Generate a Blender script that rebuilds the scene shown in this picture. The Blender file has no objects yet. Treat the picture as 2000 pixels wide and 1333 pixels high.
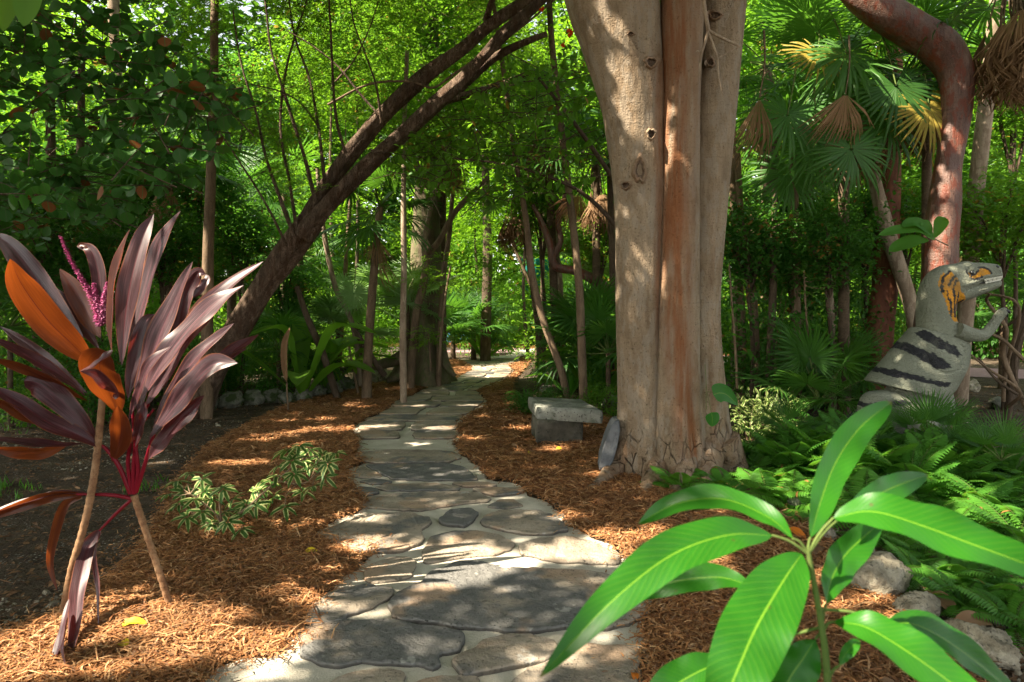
import bpy, math, random
import numpy as np
random.seed(7)
RS = np.random.RandomState(11)
F, CX, HY, H = 1333.0, 1000.0, 600.0, 1.5      # focal length in photo pixels, principal column, horizon row, eye height
C = bpy.context.scene.collection

def P(px, py, d):                               # the point seen at photo pixel (px, py) at depth d
    return np.array([(px - CX) / F * d, d, H + (HY - py) / F * d])
def G(px, py, z=0.0):                           # the ground point seen at that pixel
    return P(px, py, F * (H - z) / (py - HY))
def unit(a):

    a = np.asarray(a, float)
    return a / np.maximum(np.linalg.norm(a, axis=-1, keepdims=True), 1e-9)
def perp(n, d):                                 # n made square to d
    return unit(n - np.sum(n * d, -1, keepdims=True) * d)
SUN = unit([-0.60, -0.27, 0.75])

def crom(ctrl, k):                              # Catmull-Rom through the control rows
    c = np.asarray(ctrl, float)
    c = np.vstack([2 * c[0] - c[1], c, 2 * c[-1] - c[-2]])
    m = len(c) - 3
    k = int(k); t = np.linspace(0, m, k); i = np.minimum(t.astype(int), m - 1); f = (t - i)[:, None]
    a, b, d, e = c[i], c[i + 1], c[i + 2], c[i + 3]
    return 0.5 * (2 * b + (d - a) * f + (2 * a - 5 * b + 4 * d - e) * f ** 2 + (3 * b - a - 3 * d + e) * f ** 3)

def snoise(x, y, seed=0, oct=3):                # cheap smooth 2-D noise
    r = np.random.RandomState(int(seed)); s = 0; amp = 1.0; fr = 1.0
    for o in range(oct):
        for q in range(3):
            a = r.uniform(0, 6.28); ph = r.uniform(0, 6.28); k = fr * r.uniform(.7, 1.4)
            s = s + amp / 3 * np.sin((x * math.cos(a) + y * math.sin(a)) * k + ph)
        amp *= .55; fr *= 2.1
    return s
def inpoly(x, y, poly):
    poly = np.asarray(poly); ins = np.zeros(np.shape(x), bool); n = len(poly)
    for i in range(n):
        x1, y1 = poly[i][:2]; x2, y2 = poly[i - 1][:2]
        if y1 == y2: continue
        ins ^= ((y1 > y) != (y2 > y)) & (x < (x2 - x1) * (y - y1) / (y2 - y1) + x1)
    return ins
def dseg(x, y, pl):                             # distance to a polyline
    d = np.full(np.shape(x), 1e9)
    for (ax, ay), (bx, by) in zip(pl[:-1], pl[1:]):
        vx, vy = bx - ax, by - ay
        t = np.clip(((x - ax) * vx + (y - ay) * vy) / (vx * vx + vy * vy + 1e-9), 0, 1)
        d = np.minimum(d, np.hypot(x - ax - t * vx, y - ay - t * vy))
    return d

T_RHOMB = (np.array([(0, 0, 0), (.45, -.5, .07), (1, 0, -.06), (.45, .5, .07)]), [(0, 1, 2, -1), (0, 2, 3, -1)])
T_OVAL = (np.array([(0, 0, 0), (.28, -.46, .07), (.3, 0, 0), (.28, .46, .07), (.66, -.4, .02), (.68, 0, -.04), (.66, .4, .02), (1, 0, -.16)]),
          [(0, 1, 2, -1), (0, 2, 3, -1), (1, 4, 5, 2), (2, 5, 6, 3), (4, 7, 5, -1), (5, 7, 6, -1)])
T_ROUND = (np.array([(0, 0, 0), (.13, -.3, .02), (.4, -.5, .05), (.72, -.42, .03), (.95, -.15, -.02), (1, 0, -.04), (.95, .15, -.02), (.72, .42, .03), (.4, .5, .05), (.13, .3, .02), (.5, 0, -.03)]),
           [(10, 0, 1, -1), (10, 1, 2, -1), (10, 2, 3, -1), (10, 3, 4, -1), (10, 4, 5, -1), (10, 5, 6, -1), (10, 6, 7, -1), (10, 7, 8, -1), (10, 8, 9, -1), (10, 9, 0, -1)])
T_STRIP = (np.array([(0, -.5, 0), (0, .5, 0), (.5, -.5, .12), (.5, .5, .12), (1, -.35, .03), (1, .35, .03)]), [(0, 2, 3, 1), (2, 4, 5, 3)])
T_STONE = (np.array([(0, -.4, 0), (0, .4, 0), (1, -.3, 0), (1, .45, 0), (.25, -.2, .35), (.2, .25, .4), (.8, -.15, .3), (.75, .2, .38)]),
           [(4, 6, 7, 5), (0, 2, 6, 4), (2, 3, 7, 6), (3, 1, 5, 7), (1, 0, 4, 5)])

class MB:
    def __init__(s):
        s.V = []; s.F = []; s.A = []; s.M = []; s.n = 0; s.col = []
    def add(s, v, f, a, m=0):
        v = np.asarray(v, float).reshape(-1, 3); f = np.asarray(f, int).reshape(-1, 4)
        s.V.append(v); s.F.append(np.where(f < 0, -1, f + s.n)); s.A.append(np.broadcast_to(np.asarray(a, float), v.shape)); s.M.append(np.full(len(f), m)); s.n += len(v)
        return s
    def leaves(s, tpl, base, d, n, L, W, rnd=None, m=0):
        base = np.asarray(base, float).reshape(-1, 3); k = len(base)
        if k == 0: return s
        d = unit(np.broadcast_to(d, base.shape)); n = perp(np.broadcast_to(n, base.shape), d); sd = np.cross(d, n)
        L = np.broadcast_to(L, (k,))[:, None, None]; W = np.broadcast_to(W, (k,))[:, None, None]
        t, f = tpl; f = np.array(f)
        v = base[:, None] + d[:, None] * t[:, 0, None] * L + sd[:, None] * t[:, 1, None] * W + n[:, None] * t[:, 2, None] * L
        if rnd is None: rnd = RS.rand(k)
        a = np.zeros((k, len(t), 3)); a[:, :, 0] = t[:, 0]; a[:, :, 1] = t[:, 1] * 2; a[:, :, 2] = np.asarray(rnd)[:, None]
        ff = np.where(f[None] < 0, -10 ** 9, f[None] + (np.arange(k) * len(t))[:, None, None])
        return s.add(v.reshape(-1, 3), ff.reshape(-1, 4), a.reshape(-1, 3), m)
    def grid(s, Pm, A, m=0, wrap=False):
        r, c = Pm.shape[:2]; i = np.arange(r - 1)[:, None]; j = np.arange(c if wrap else c - 1)[None]
        j2 = (j + 1) % c
        f = np.stack(np.broadcast_arrays(i * c + j, i * c + j2, (i + 1) * c + j2, (i + 1) * c + j), -1).reshape(-1, 4)
        return s.add(Pm.reshape(-1, 3), f, A.reshape(-1, 3), m)
    def tube(s, ctrl, rad, n=8, k=None, wob=0., lobes=None, seed=0, m=0, cap=True, rnd=0.5):
        ctrl = np.asarray(ctrl, float); rad = np.broadcast_to(rad, (len(ctrl),))
        k = k or max(3, 4 * len(ctrl))
        q = crom(np.column_stack([ctrl, rad]), k); p = q[:, :3]; r = np.maximum(q[:, 3], 1e-4)
        T = unit(np.gradient(p, axis=0)); ref = np.array([0, -1., 0]) if abs(T[0][1]) < .9 else np.array([1., 0, 0])
        Nn = np.zeros_like(p); cur = ref
        for i in range(k):
            cur = perp(cur, T[i]); Nn[i] = cur
        B = np.cross(T, Nn); th = np.linspace(0, 2 * math.pi, n, endpoint=False)
        sl = np.concatenate([[0], np.cumsum(np.linalg.norm(np.diff(p, axis=0), axis=1))])
        S, TH = np.meshgrid(sl, th, indexing='ij'); RR = r[:, None] * np.ones(n)
        if wob: RR = RR * (1 + wob * snoise(3 * np.cos(TH) + S * .6 / max(r.mean() * 6, .05), 3 * np.sin(TH) + S * .25 / max(r.mean() * 6, .05), seed))
        if lobes is not None: RR = RR * lobes(S, TH)
        V = p[:, None] + RR[..., None] * (np.cos(TH)[..., None] * Nn[:, None] + np.sin(TH)[..., None] * B[:, None])
        A = np.stack([S, TH / 6.2832, np.full_like(S, rnd)], -1)
        s.grid(V, A, m, wrap=True)
        if cap:
            for e in (0, -1):
                c0 = V[e].mean(0); vv = np.vstack([V[e], c0]); i = np.arange(n)
                s.add(vv, np.stack([i, (i + 1) % n, np.full(n, n), np.full(n, -1)], -1), (0, 0, rnd), m)
        return s
    def blade(s, ctrl, w, face, a=.8, b=.8, fold=.25, wave=0., wf=3, nl=16, nw=6, rnd=.5, m=0, seed=0, twist=0., wmin=0., crinkle=0.):
        p = crom(ctrl, nl); T = unit(np.gradient(p, axis=0)); Nn = perp(np.broadcast_to(np.asarray(face, float), p.shape), T)
        if twist:
            tw = np.linspace(0, twist, nl)[:, None]; Bb = np.cross(T, Nn); Nn = Nn * np.cos(tw) + Bb * np.sin(tw)
        S = np.cross(T, Nn); u = np.linspace(0, 1, nl); pk = (a / (a + b)) ** a * (b / (a + b)) ** b
        wu = w * np.maximum(u ** a * (1 - u) ** b / pk, wmin * (1 - u ** 6))
        v = np.linspace(-1, 1, nw + 1); U, Vv = np.meshgrid(u, v, indexing='ij'); r = np.random.RandomState(seed)
        ph1, ph2 = r.uniform(0, 6, 2)
        up = np.abs(Vv) * math.sin(fold) + wave * np.abs(Vv) ** 1.5 * np.sin(U * wf * 6.283 + np.where(Vv > 0, ph1, ph2))
        up = up + crinkle * snoise(U * 9, Vv * 3.2, seed + 5, 2)
        Pm = p[:, None] + S[:, None] * (Vv * wu[:, None] * math.cos(fold))[..., None] + Nn[:, None] * (up * wu[:, None])[..., None]
        return s.grid(Pm, np.stack([U, Vv, np.full_like(U, rnd)], -1), m)
    def mesh(s, name, mats, off=(0, 0, 0), smooth=True):
        V = np.vstack(s.V) - np.asarray(off); Fc = np.vstack(s.F); A = np.vstack(s.A); M = np.concatenate(s.M)
        tri = Fc[:, 3] < 0; ln = np.where(tri, 3, 4); flat = Fc.ravel(); flat = flat[flat >= 0]
        me = bpy.data.meshes.new(name); me.vertices.add(len(V)); me.vertices.foreach_set('co', V.astype(np.float32).ravel())
        me.loops.add(len(flat)); me.loops.foreach_set('vertex_index', flat.astype(np.int32))
        me.polygons.add(len(ln)); st = np.concatenate([[0], np.cumsum(ln)[:-1]])
        me.polygons.foreach_set('loop_start', st.astype(np.int32))
        try: me.polygons.foreach_set('loop_total', ln.astype(np.int32))
        except Exception: pass
        me.polygons.foreach_set('material_index', M.astype(np.int32)); me.polygons.foreach_set('use_smooth', np.full(len(ln), smooth))
        at = me.attributes.new('lf', 'FLOAT_VECTOR', 'POINT'); at.data.foreach_set('vector', A.astype(np.float32).ravel())
        if s.col:
            cc = np.vstack(s.col); at = me.attributes.new('paint', 'FLOAT_COLOR', 'POINT'); at.data.foreach_set('color', np.column_stack([cc, np.ones(len(cc))]).astype(np.float32).ravel())
        for m_ in (mats if isinstance(mats, (list, tuple)) else [mats]): me.materials.append(m_)
        me.update(); me.validate(); return me
    def build(s, name, mats, parent=None, smooth=True, local=False, label=None):
        off = (0, 0, 0)
        if parent is not None and not local:
            q = parent; off = np.zeros(3)
            while q is not None: off = off + np.array(q.location); q = q.parent
        return link(s.mesh(name, mats, off, smooth), name, parent, label)

def link(me, name, parent=None, label=None):
    o = bpy.data.objects.new(name, me); C.objects.link(o); o.parent = parent
    if label: o['label'] = label
    return o
def tag(o, label, cat, group=None, kind=None):
    o['label'] = label; o['category'] = cat
    if group: o['group'] = group
    if kind: o['kind'] = kind
    return o
def thing(name, label, cat, loc=(0, 0, 0), group=None):
    o = bpy.data.objects.new(name, None); C.objects.link(o); o.location = [float(q) for q in loc]; o.empty_display_size = .1
    return tag(o, label, cat, group)
def dup(root, loc, rz=0., sc=1., label=None, group=None):
    r = root.copy(); C.objects.link(r); r.location = [float(q) for q in loc]; r.rotation_euler = (0, 0, rz); r.scale = (sc, sc, sc)
    if label: r['label'] = label
    if group: r['group'] = group
    for ch in list(root.children):
        c = ch.copy(); C.objects.link(c); c.parent = r
        for g in ch.children:
            d = g.copy(); C.objects.link(d); d.parent = c
    return r

# ---------------------------------------------------------------- materials
def newmat(name):
    m = bpy.data.materials.new(name); m.use_nodes = True; t = m.node_tree; t.nodes.clear(); return m, t
def N(t, ty, ins=None, **pr):
    n = t.nodes.new(ty)
    for k, v in pr.items(): setattr(n, k, v)
    for k, v in (ins or {}).items():
        sk = n.inputs[k]
        if isinstance(v, bpy.types.NodeSocket): t.links.new(v, sk)
        else: sk.default_value = v
    return n
def col(c): return (c[0], c[1], c[2], 1.0)
def mix(t, f, a, b, bt='MIX'):
    n = t.nodes.new('ShaderNodeMix'); n.data_type = 'RGBA'; n.blend_type = bt
    for i, v in ((0, f), (6, a), (7, b)):
        if isinstance(v, bpy.types.NodeSocket): t.links.new(v, n.inputs[i])
        else: n.inputs[i].default_value = v if i == 0 else col(v)
    return n.outputs[2]
def ramp(t, f, stops):
    n = N(t, 'ShaderNodeValToRGB', {'Fac': f}); e = n.color_ramp.elements
    while len(e) < len(stops): e.new(.5)
    for q, (p, c) in zip(e, stops): q.position = p; q.color = col(c) if len(c) == 3 else c
    return n.outputs['Color']
def mth(t, op, a, b=0., cl=False):
    n = t.nodes.new('ShaderNodeMath'); n.operation = op; n.use_clamp = cl
    for i, v in enumerate((a, b)):
        if isinstance(v, bpy.types.NodeSocket): t.links.new(v, n.inputs[i])
        else: n.inputs[i].default_value = v
    return n.outputs[0]
def noise(t, vec, scale, detail=3., rough=.6):
    return N(t, 'ShaderNodeTexNoise', {'Vector': vec, 'Scale': scale, 'Detail': detail, 'Roughness': rough}).outputs['Fac']
def smooth(t, v, lo, hi):
    n = N(t, 'ShaderNodeMapRange', {'Value': v, 'From Min': lo, 'From Max': hi}, interpolation_type='SMOOTHSTEP'); return n.outputs['Result']
def objco(t, sc=(1, 1, 1)):
    tc = N(t, 'ShaderNodeTexCoord'); return N(t, 'ShaderNodeMapping', {'Vector': tc.outputs['Object'], 'Scale': sc}).outputs['Vector']
def lf(t):
    a = N(t, 'ShaderNodeAttribute', attribute_name='lf'); s = N(t, 'ShaderNodeSeparateXYZ', {'Vector': a.outputs['Vector']})
    return s.outputs[0], s.outputs[1], s.outputs[2]
def finish(t, base, rough=.7, bump=None, bs=.3, bd=.01, spec=.3, trans=None, tf=.35, coat=0.):
    p = N(t, 'ShaderNodeBsdfPrincipled', {'Roughness': rough, 'Specular IOR Level': spec})
    if isinstance(base, bpy.types.NodeSocket): t.links.new(base, p.inputs['Base Color'])
    else: p.inputs['Base Color'].default_value = col(base)
    if coat: p.inputs['Coat Weight'].default_value = coat; p.inputs['Coat Roughness'].default_value = .25
    if bump is not None:
        b = N(t, 'ShaderNodeBump', {'Height': bump, 'Strength': bs, 'Distance': bd}); t.links.new(b.outputs[0], p.inputs['Normal'])
    o = N(t, 'ShaderNodeOutputMaterial'); sh = p.outputs[0]
    if trans is not None:
        tr = N(t, 'ShaderNodeBsdfTranslucent')
        if isinstance(trans, bpy.types.NodeSocket): t.links.new(trans, tr.inputs[0])
        else: tr.inputs[0].default_value = col(trans)
        mx = N(t, 'ShaderNodeMixShader', {0: tf, 1: sh, 2: tr.outputs[0]}); sh = mx.outputs[0]
    t.links.new(sh, o.inputs[0])

def m_leaf(name, c1, c2, tr, tf=.4, rough=.5, spec=.18, rib=None, ribw=.06, edge=None, old=None, veins=0., along=False):
    m, t = newmat(name); u, v, r = lf(t)
    oi = N(t, 'ShaderNodeObjectInfo').outputs['Random']
    f = mth(t, 'ADD', mth(t, 'MULTIPLY', r, .65), mth(t, 'MULTIPLY', oi, .45), True)
    c = mix(t, f, c1, c2); trc = mix(t, f, [q * .75 for q in tr], tr)
    if old is not None:
        k = mth(t, 'GREATER_THAN', r, .965); c = mix(t, k, c, old); trc = mix(t, k, trc, old)
    av = mth(t, 'ABSOLUTE', v)
    if edge is not None:
        w = noise(t, objco(t), 60., 2.); k = smooth(t, mth(t, 'ADD', av, mth(t, 'MULTIPLY', w, .5)), .68, .82)
        c = mix(t, k, c, edge); trc = mix(t, k, trc, edge)
    bump = None
    if veins:
        sx = mth(t, 'ADD', mth(t, 'MULTIPLY', v, 55.), mth(t, 'MULTIPLY', u, 3.)) if along else mth(t, 'ADD', mth(t, 'MULTIPLY', u, 150.), mth(t, 'MULTIPLY', av, -22.)); sx = mth(t, 'ADD', sx, mth(t, 'MULTIPLY', noise(t, objco(t), 14., 3.), 5.)); bump = mth(t, 'SINE', sx)
        blot = noise(t, objco(t), 22., 3.)
        c = mix(t, smooth(t, blot, .35, .7), c, mix(t, .55, c, c2))
        if along:
            cv = N(t, 'ShaderNodeCombineXYZ', {0: mth(t, 'MULTIPLY', v, 5.), 1: mth(t, 'MULTIPLY', u, 1.6), 2: mth(t, 'MULTIPLY', r, 23.)}).outputs[0]; sk = noise(t, cv, 2.2, 4.)
            c = mix(t, smooth(t, sk, .42, .62), [q * .55 for q in c1], c); c = mix(t, mth(t, 'MULTIPLY', smooth(t, sk, .62, .75), .6), c, [q * 1.5 for q in c2]); edg = smooth(t, mth(t, 'ADD', av, mth(t, 'MULTIPLY', blot, .2)), .98, 1.08); c = mix(t, edg, c, (.16, .05, .02))
        else:
            sp = N(t, 'ShaderNodeTexVoronoi', {'Vector': objco(t), 'Scale': 42.}).outputs['Distance']; sp = mth(t, 'MULTIPLY', smooth(t, sp, .13, .07), smooth(t, noise(t, objco(t), 9., 2.), .55, .62)); c = mix(t, mth(t, 'MULTIPLY', sp, .8), c, (.07, .05, .015)); tip = smooth(t, mth(t, 'ADD', u, mth(t, 'MULTIPLY', blot, .06)), 1.0, 1.03); c = mix(t, tip, c, (.16, .09, .03))
        c = mix(t, mth(t, 'MULTIPLY', smooth(t, bump, .75, 1.), .0 if along else .16), c, rib or c2)
    if rib is not None:
        k = smooth(t, av, ribw, ribw * .35); c = mix(t, k, c, rib); trc = mix(t, k, trc, rib)
    finish(t, c, rough, bump, veins, .003, spec, trc, tf); return m

def m_bark(name, c1, c2, c3, sx=6., sz=1.2, ring=.5, bs=.5, stain=None, crack=0., patch=None, pmix=.85, rough=.85, spec=.2, bd=.02, ringscale=34.):
    m, t = newmat(name); vo = objco(t, (sx, sx, sz)); o1 = objco(t)
    a = noise(t, vo, 1.6, 5., .65); b = noise(t, objco(t, (2, 2, ringscale)), 1.2, 3.); fine = noise(t, o1, 70., 3.); big = noise(t, o1, 1.5, 3.)
    c = ramp(t, a, [(.25, c2), (.5, c1), (.75, c3)])
    c = mix(t, mth(t, 'MULTIPLY', smooth(t, b, .55, .72), ring), c, [q * .55 for q in c1])
    c = mix(t, smooth(t, big, .4, .65), c, mix(t, .45, c, c3))
    c = mix(t, mth(t, 'MULTIPLY', smooth(t, fine, .55, .68), .5), c, c2); st = noise(t, objco(t, (sx * 6, sx * 6, sz * 4)), 1., 3.); c = mix(t, mth(t, 'MULTIPLY', smooth(t, st, .5, .66), .45 if not crack else .22), c, c2)
    pk = smooth(t, N(t, 'ShaderNodeTexVoronoi', {'Vector': objco(t, (1, 1, .7)), 'Scale': 30.}).outputs['Distance'], .17, .10); c = mix(t, mth(t, 'MULTIPLY', pk, .6), c, c2)
    if patch is not None:
        k = smooth(t, mth(t, 'ADD', mth(t, 'MULTIPLY', noise(t, objco(t, (5, 5, 1.6)), 2.2, 5.), .6), mth(t, 'MULTIPLY', noise(t, objco(t, (1, 1, .5)), 16., 4.), .4)), .49, .56); c = mix(t, mth(t, 'MULTIPLY', k, pmix), c, patch)
    if stain is not None:
        at = N(t, 'ShaderNodeAttribute', attribute_name='lf'); r = N(t, 'ShaderNodeSeparateXYZ', {'Vector': at.outputs['Vector']}).outputs[2]
        k = mth(t, 'MULTIPLY', r, smooth(t, noise(t, objco(t, (9, 9, .8)), 1.5, 4.), .25, .62), True); c = mix(t, k, c, stain)
    h = mth(t, 'ADD', mth(t, 'ADD', mth(t, 'MULTIPLY', a, .6), mth(t, 'SUBTRACT', mth(t, 'MULTIPLY', st, .5 if not crack else .25), mth(t, 'MULTIPLY', pk, .7))), mth(t, 'ADD', mth(t, 'MULTIPLY', b, -.35 * ring), mth(t, 'MULTIPLY', fine, .25)))
    if crack:
        vz = N(t, 'ShaderNodeTexVoronoi', {'Vector': objco(t, (7, 7, 3.2)), 'Scale': 1.6}, feature='DISTANCE_TO_EDGE').outputs['Distance']
        zz = N(t, 'ShaderNodeSeparateXYZ', {'Vector': o1}).outputs[2]
        low = smooth(t, mth(t, 'ADD', zz, mth(t, 'MULTIPLY', big, 1.2)), 1.15, .55)
        k = mth(t, 'MULTIPLY', mth(t, 'MULTIPLY', smooth(t, vz, .05, .0), smooth(t, noise(t, o1, 5., 3.), .45, .55)), low); c = mix(t, mth(t, 'MULTIPLY', k, .55), c, (.05, .03, .02)); h = mth(t, 'SUBTRACT', h, mth(t, 'MULTIPLY', k, 1.2))
    finish(t, c, rough, h, bs, bd, spec); return m

def m_stone(name, c1, c2, c3, moss=None, sc=6., bs=.6, dark=.5):
    m, t = newmat(name); o = objco(t); a = noise(t, o, sc, 5.); b = noise(t, o, sc * 6, 4.); g = noise(t, o, sc * .5, 3.)
    c = ramp(t, a, [(.3, c2), (.5, c1), (.7, c3)])
    c = mix(t, mth(t, 'MULTIPLY', smooth(t, b, .56, .68), dark), c, (.035, .033, .028))
    if moss is not None: c = mix(t, smooth(t, g, .48, .6), c, moss)
    finish(t, c, .9, mth(t, 'ADD', a, mth(t, 'MULTIPLY', b, .5)), bs, .03, .2); return m

M = {}
M['green'] = m_leaf('leaf_green', (.040, .120, .012), (.12, .25, .022), (.26, .54, .03), .42, old=(.3, .2, .03))
M['dark'] = m_leaf('leaf_dark', (.022, .080, .014), (.062, .165, .024), (.14, .38, .03), .36, old=(.22, .13, .03))
M['canopy'] = m_leaf('leaf_canopy', (.03, .09, .012), (.07, .17, .02), (.18, .42, .03), .35)
M['lime'] = m_leaf('leaf_lime', (.050, .120, .008), (.120, .225, .014), (.27, .54, .022), .50, rough=.5)
M['round'] = m_leaf('leaf_round', (.018, .075, .016), (.055, .15, .026), (.10, .30, .03), .30, rough=.45, spec=.22, rib=(.08, .15, .04), ribw=.09, old=(.2, .07, .02))
M['fan'] = m_leaf('fan_green', (.018, .070, .014), (.065, .160, .025), (.16, .40, .03), .36, rough=.42, spec=.25)
M['fan_silver'] = m_leaf('fan_silver', (.08, .16, .06), (.20, .30, .12), (.32, .58, .10), .42, rough=.45)
M['fan_yellow'] = m_leaf('fan_yellow', (.20, .20, .02), (.42, .30, .06), (.50, .42, .05), .4, rough=.5)
M['dead'] = m_leaf('fan_dead', (.20, .11, .055), (.38, .24, .13), (.35, .2, .1), .25, rough=.75, spec=.15)
M['fern'] = m_leaf('fern_green', (.028, .115, .016), (.085, .23, .025), (.20, .48, .03), .38, rough=.45, old=(.3, .16, .05))
M['variegated'] = m_leaf('variegated', (.03, .09, .02), (.07, .15, .03), (.2, .35, .05), .35, rough=.42, edge=(.42, .45, .17))
M['variegated_bush'] = m_leaf('variegated_bush', (.05, .12, .02), (.10, .18, .03), (.25, .4, .06), .35, rough=.38, edge=(.42, .43, .18))
M['mango'] = m_leaf('mango_leaf', (.012, .090, .006), (.028, .155, .010), (.06, .44, .012), .40, rough=.36, spec=.38, rib=(.16, .34, .025), ribw=.04, veins=.032)
M['maroon'] = m_leaf('cordyline_maroon', (.038, .012, .016), (.098, .038, .044), (.30, .04, .025), .20, rough=.40, spec=.45, rib=(.10, .008, .016), ribw=.035, veins=.07, along=True)
M['backlit_orange'] = m_leaf('cordyline_backlit_orange', (.062, .014, .007), (.130, .030, .009), (.44, .092, .012), .38, rough=.34, spec=.45, rib=(.09, .012, .012), ribw=.03, veins=.05, along=True)  # orange glow of backlit leaves put into the leaf colour
M['petiole'] = m_leaf('petiole_red', (.13, .006, .012), (.20, .010, .022), (.2, .02, .02), .12, rough=.3)
M['pink'] = m_leaf('flower_pink', (.48, .03, .20), (.70, .36, .52), (.7, .15, .4), .3)
M['flower'] = m_leaf('flower_red', (.7, .04, .01), (.8, .09, .02), (.9, .1, .02), .5)
M['fallen_yellow'] = m_leaf('fallen_yellow', (.55, .40, .02), (.65, .45, .03), (.5, .4, .03), .2, rib=(.6, .5, .1))
M['fallen_brown'] = m_leaf('fallen_brown', (.05, .026, .014), (.26, .15, .075), (.2, .1, .05), .15, rough=.6)
M['fallen_orange'] = m_leaf('fallen_orange', (.55, .14, .01), (.6, .18, .02), (.5, .15, .02), .2, rib=(.4, .1, .02))
M['stem_green'] = m_bark('stem_green', (.10, .14, .035), (.06, .09, .02), (.15, .19, .05), bs=.1, ring=.2)
M['stem_brown'] = m_bark('stem_brown', (.18, .12, .07), (.09, .06, .035), (.27, .2, .12), 14, 4, bs=.4, bd=.005)
M['cane'] = m_bark('cane_stem', (.22, .12, .06), (.11, .055, .028), (.34, .22, .12), 10, 10, ring=.8, bs=.5, bd=.006, ringscale=60.)
M['big_bark'] = m_bark('big_bark', (.235, .168, .105), (.12, .078, .045), (.345, .265, .18), 6., 1.6, ring=.38, bs=1., bd=.05, stain=(.205, .078, .030), crack=1., patch=(.28, .235, .18), pmix=.5)
M['lean_bark'] = m_bark('leaning_bark', (.11, .072, .048), (.03, .018, .012), (.25, .175, .12), 9., 2.2, ring=.1, bs=1., patch=(.085, .048, .028), bd=.08)
M['gumbo'] = m_bark('gumbo_bark', (.115, .054, .036), (.05, .016, .010), (.20, .118, .085), 4., .9, ring=.5, bs=.8, patch=(.15, .030, .010), rough=.5, spec=.45, bd=.04)
M['gumbo_dark'] = m_bark('gumbo_dark', (.14, .05, .025), (.06, .02, .012), (.25, .10, .05), 3., 1., ring=.3, bs=.5, rough=.7)
M['pale_bark'] = m_bark('pale_bark', (.31, .23, .155), (.15, .10, .065), (.45, .37, .27), 5., 1., ring=.5, bs=.5, patch=(.21, .15, .10))
M['thin_bark'] = m_bark('thin_bark', (.15, .10, .06), (.06, .04, .024), (.25, .175, .11), 8., 2., ring=.5, bs=.5, bd=.01)
M['dark_bark'] = m_bark('dark_bark', (.075, .05, .032), (.03, .02, .012), (.14, .10, .065), 8., 2., ring=.5, bs=.6)
M['buttress'] = m_bark('buttress_bark', (.13, .10, .06), (.06, .045, .03), (.20, .17, .10), 4., .6, ring=.2, bs=.4, patch=(.11, .12, .05))
M['palm_bark'] = m_bark('palm_bark', (.09, .06, .036), (.04, .025, .015), (.17, .12, .075), 5., 9., ring=.7, bs=.6, ringscale=40.)
M['lime_rock'] = m_stone('limestone', (.27, .235, .165), (.12, .10, .07), (.42, .38, .29), None, 9., 1., .75)
M['moss_rock'] = m_stone('mossy_rock', (.16, .16, .12), (.07, .07, .05), (.28, .27, .21), (.05, .07, .025), 9., .8)
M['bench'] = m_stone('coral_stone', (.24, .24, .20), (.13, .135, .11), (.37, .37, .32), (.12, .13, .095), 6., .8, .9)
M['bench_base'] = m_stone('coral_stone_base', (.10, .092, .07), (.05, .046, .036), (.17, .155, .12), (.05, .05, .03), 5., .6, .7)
M['slate'] = m_stone('slate', (.115, .12, .125), (.08, .08, .085), (.17, .17, .17), None, 7., .6, .3)
# ================================================================ camera, world, sun
sc = bpy.context.scene
cam = bpy.data.cameras.new('camera'); co = bpy.data.objects.new('camera', cam); C.objects.link(co); sc.camera = co
cam.lens = 36 * F / 2000; cam.sensor_width = 36; cam.sensor_fit = 'HORIZONTAL'; cam.shift_y = -(666.5 - HY) / 2000
co.location = (0, 0, H); co.rotation_euler = (math.pi / 2, 0, 0); cam.clip_end = 1000; cam.clip_start = .05
cam.dof.use_dof = True; cam.dof.focus_distance = 5.5; cam.dof.aperture_fstop = 6.3
w = bpy.data.worlds.new("World"); sc.world = w; w.use_nodes = True; wt = w.node_tree; wt.nodes.clear()
SUN_EL = math.asin(SUN[2]); SUN_AZ = math.atan2(SUN[0], SUN[1])
sky = N(wt, 'ShaderNodeTexSky', sky_type='NISHITA', sun_disc=False, sun_elevation=SUN_EL, sun_rotation=SUN_AZ, dust_density=1.5)
bw = N(wt, 'ShaderNodeRGBToBW', {0: sky.outputs[0]}).outputs[0]               # thin bright cloud: the blue is mostly washed out
tint = mix(wt, 1., (1, 1, 1), (1, .97, .86)); white = N(wt, 'ShaderNodeVectorMath', {0: tint, 1: bw}, operation='MULTIPLY').outputs[0]
bg = N(wt, 'ShaderNodeBackground', {'Color': mix(wt, .72, sky.outputs[0], white), 'Strength': 0.14}); wo = N(wt, 'ShaderNodeOutputWorld', {0: bg.outputs[0]})
sl = bpy.data.lights.new('sun', 'SUN'); so = bpy.data.objects.new('sun', sl); C.objects.link(so)
sl.energy = 5.0; sl.angle = math.radians(.53); sl.color = (1, .89, .72)
from mathutils import Vector
so.rotation_euler = Vector([-q for q in SUN]).to_track_quat('-Z', 'Y').to_euler()
sc.view_settings.view_transform = 'Standard'; sc.view_settings.look = 'None'; sc.view_settings.gamma = 1; sc.view_settings.exposure = 2.2
cy = sc.cycles; cy.max_bounces = 7; cy.diffuse_bounces = 4; cy.glossy_bounces = 2; cy.transmission_bounces = 4; cy.transparent_max_bounces = 4
cy.caustics_reflective = False; cy.caustics_refractive = False; cy.sample_clamp_indirect = 4.0; cy.use_denoising = True; cy.use_adaptive_sampling = True; cy.adaptive_threshold = .015

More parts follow.
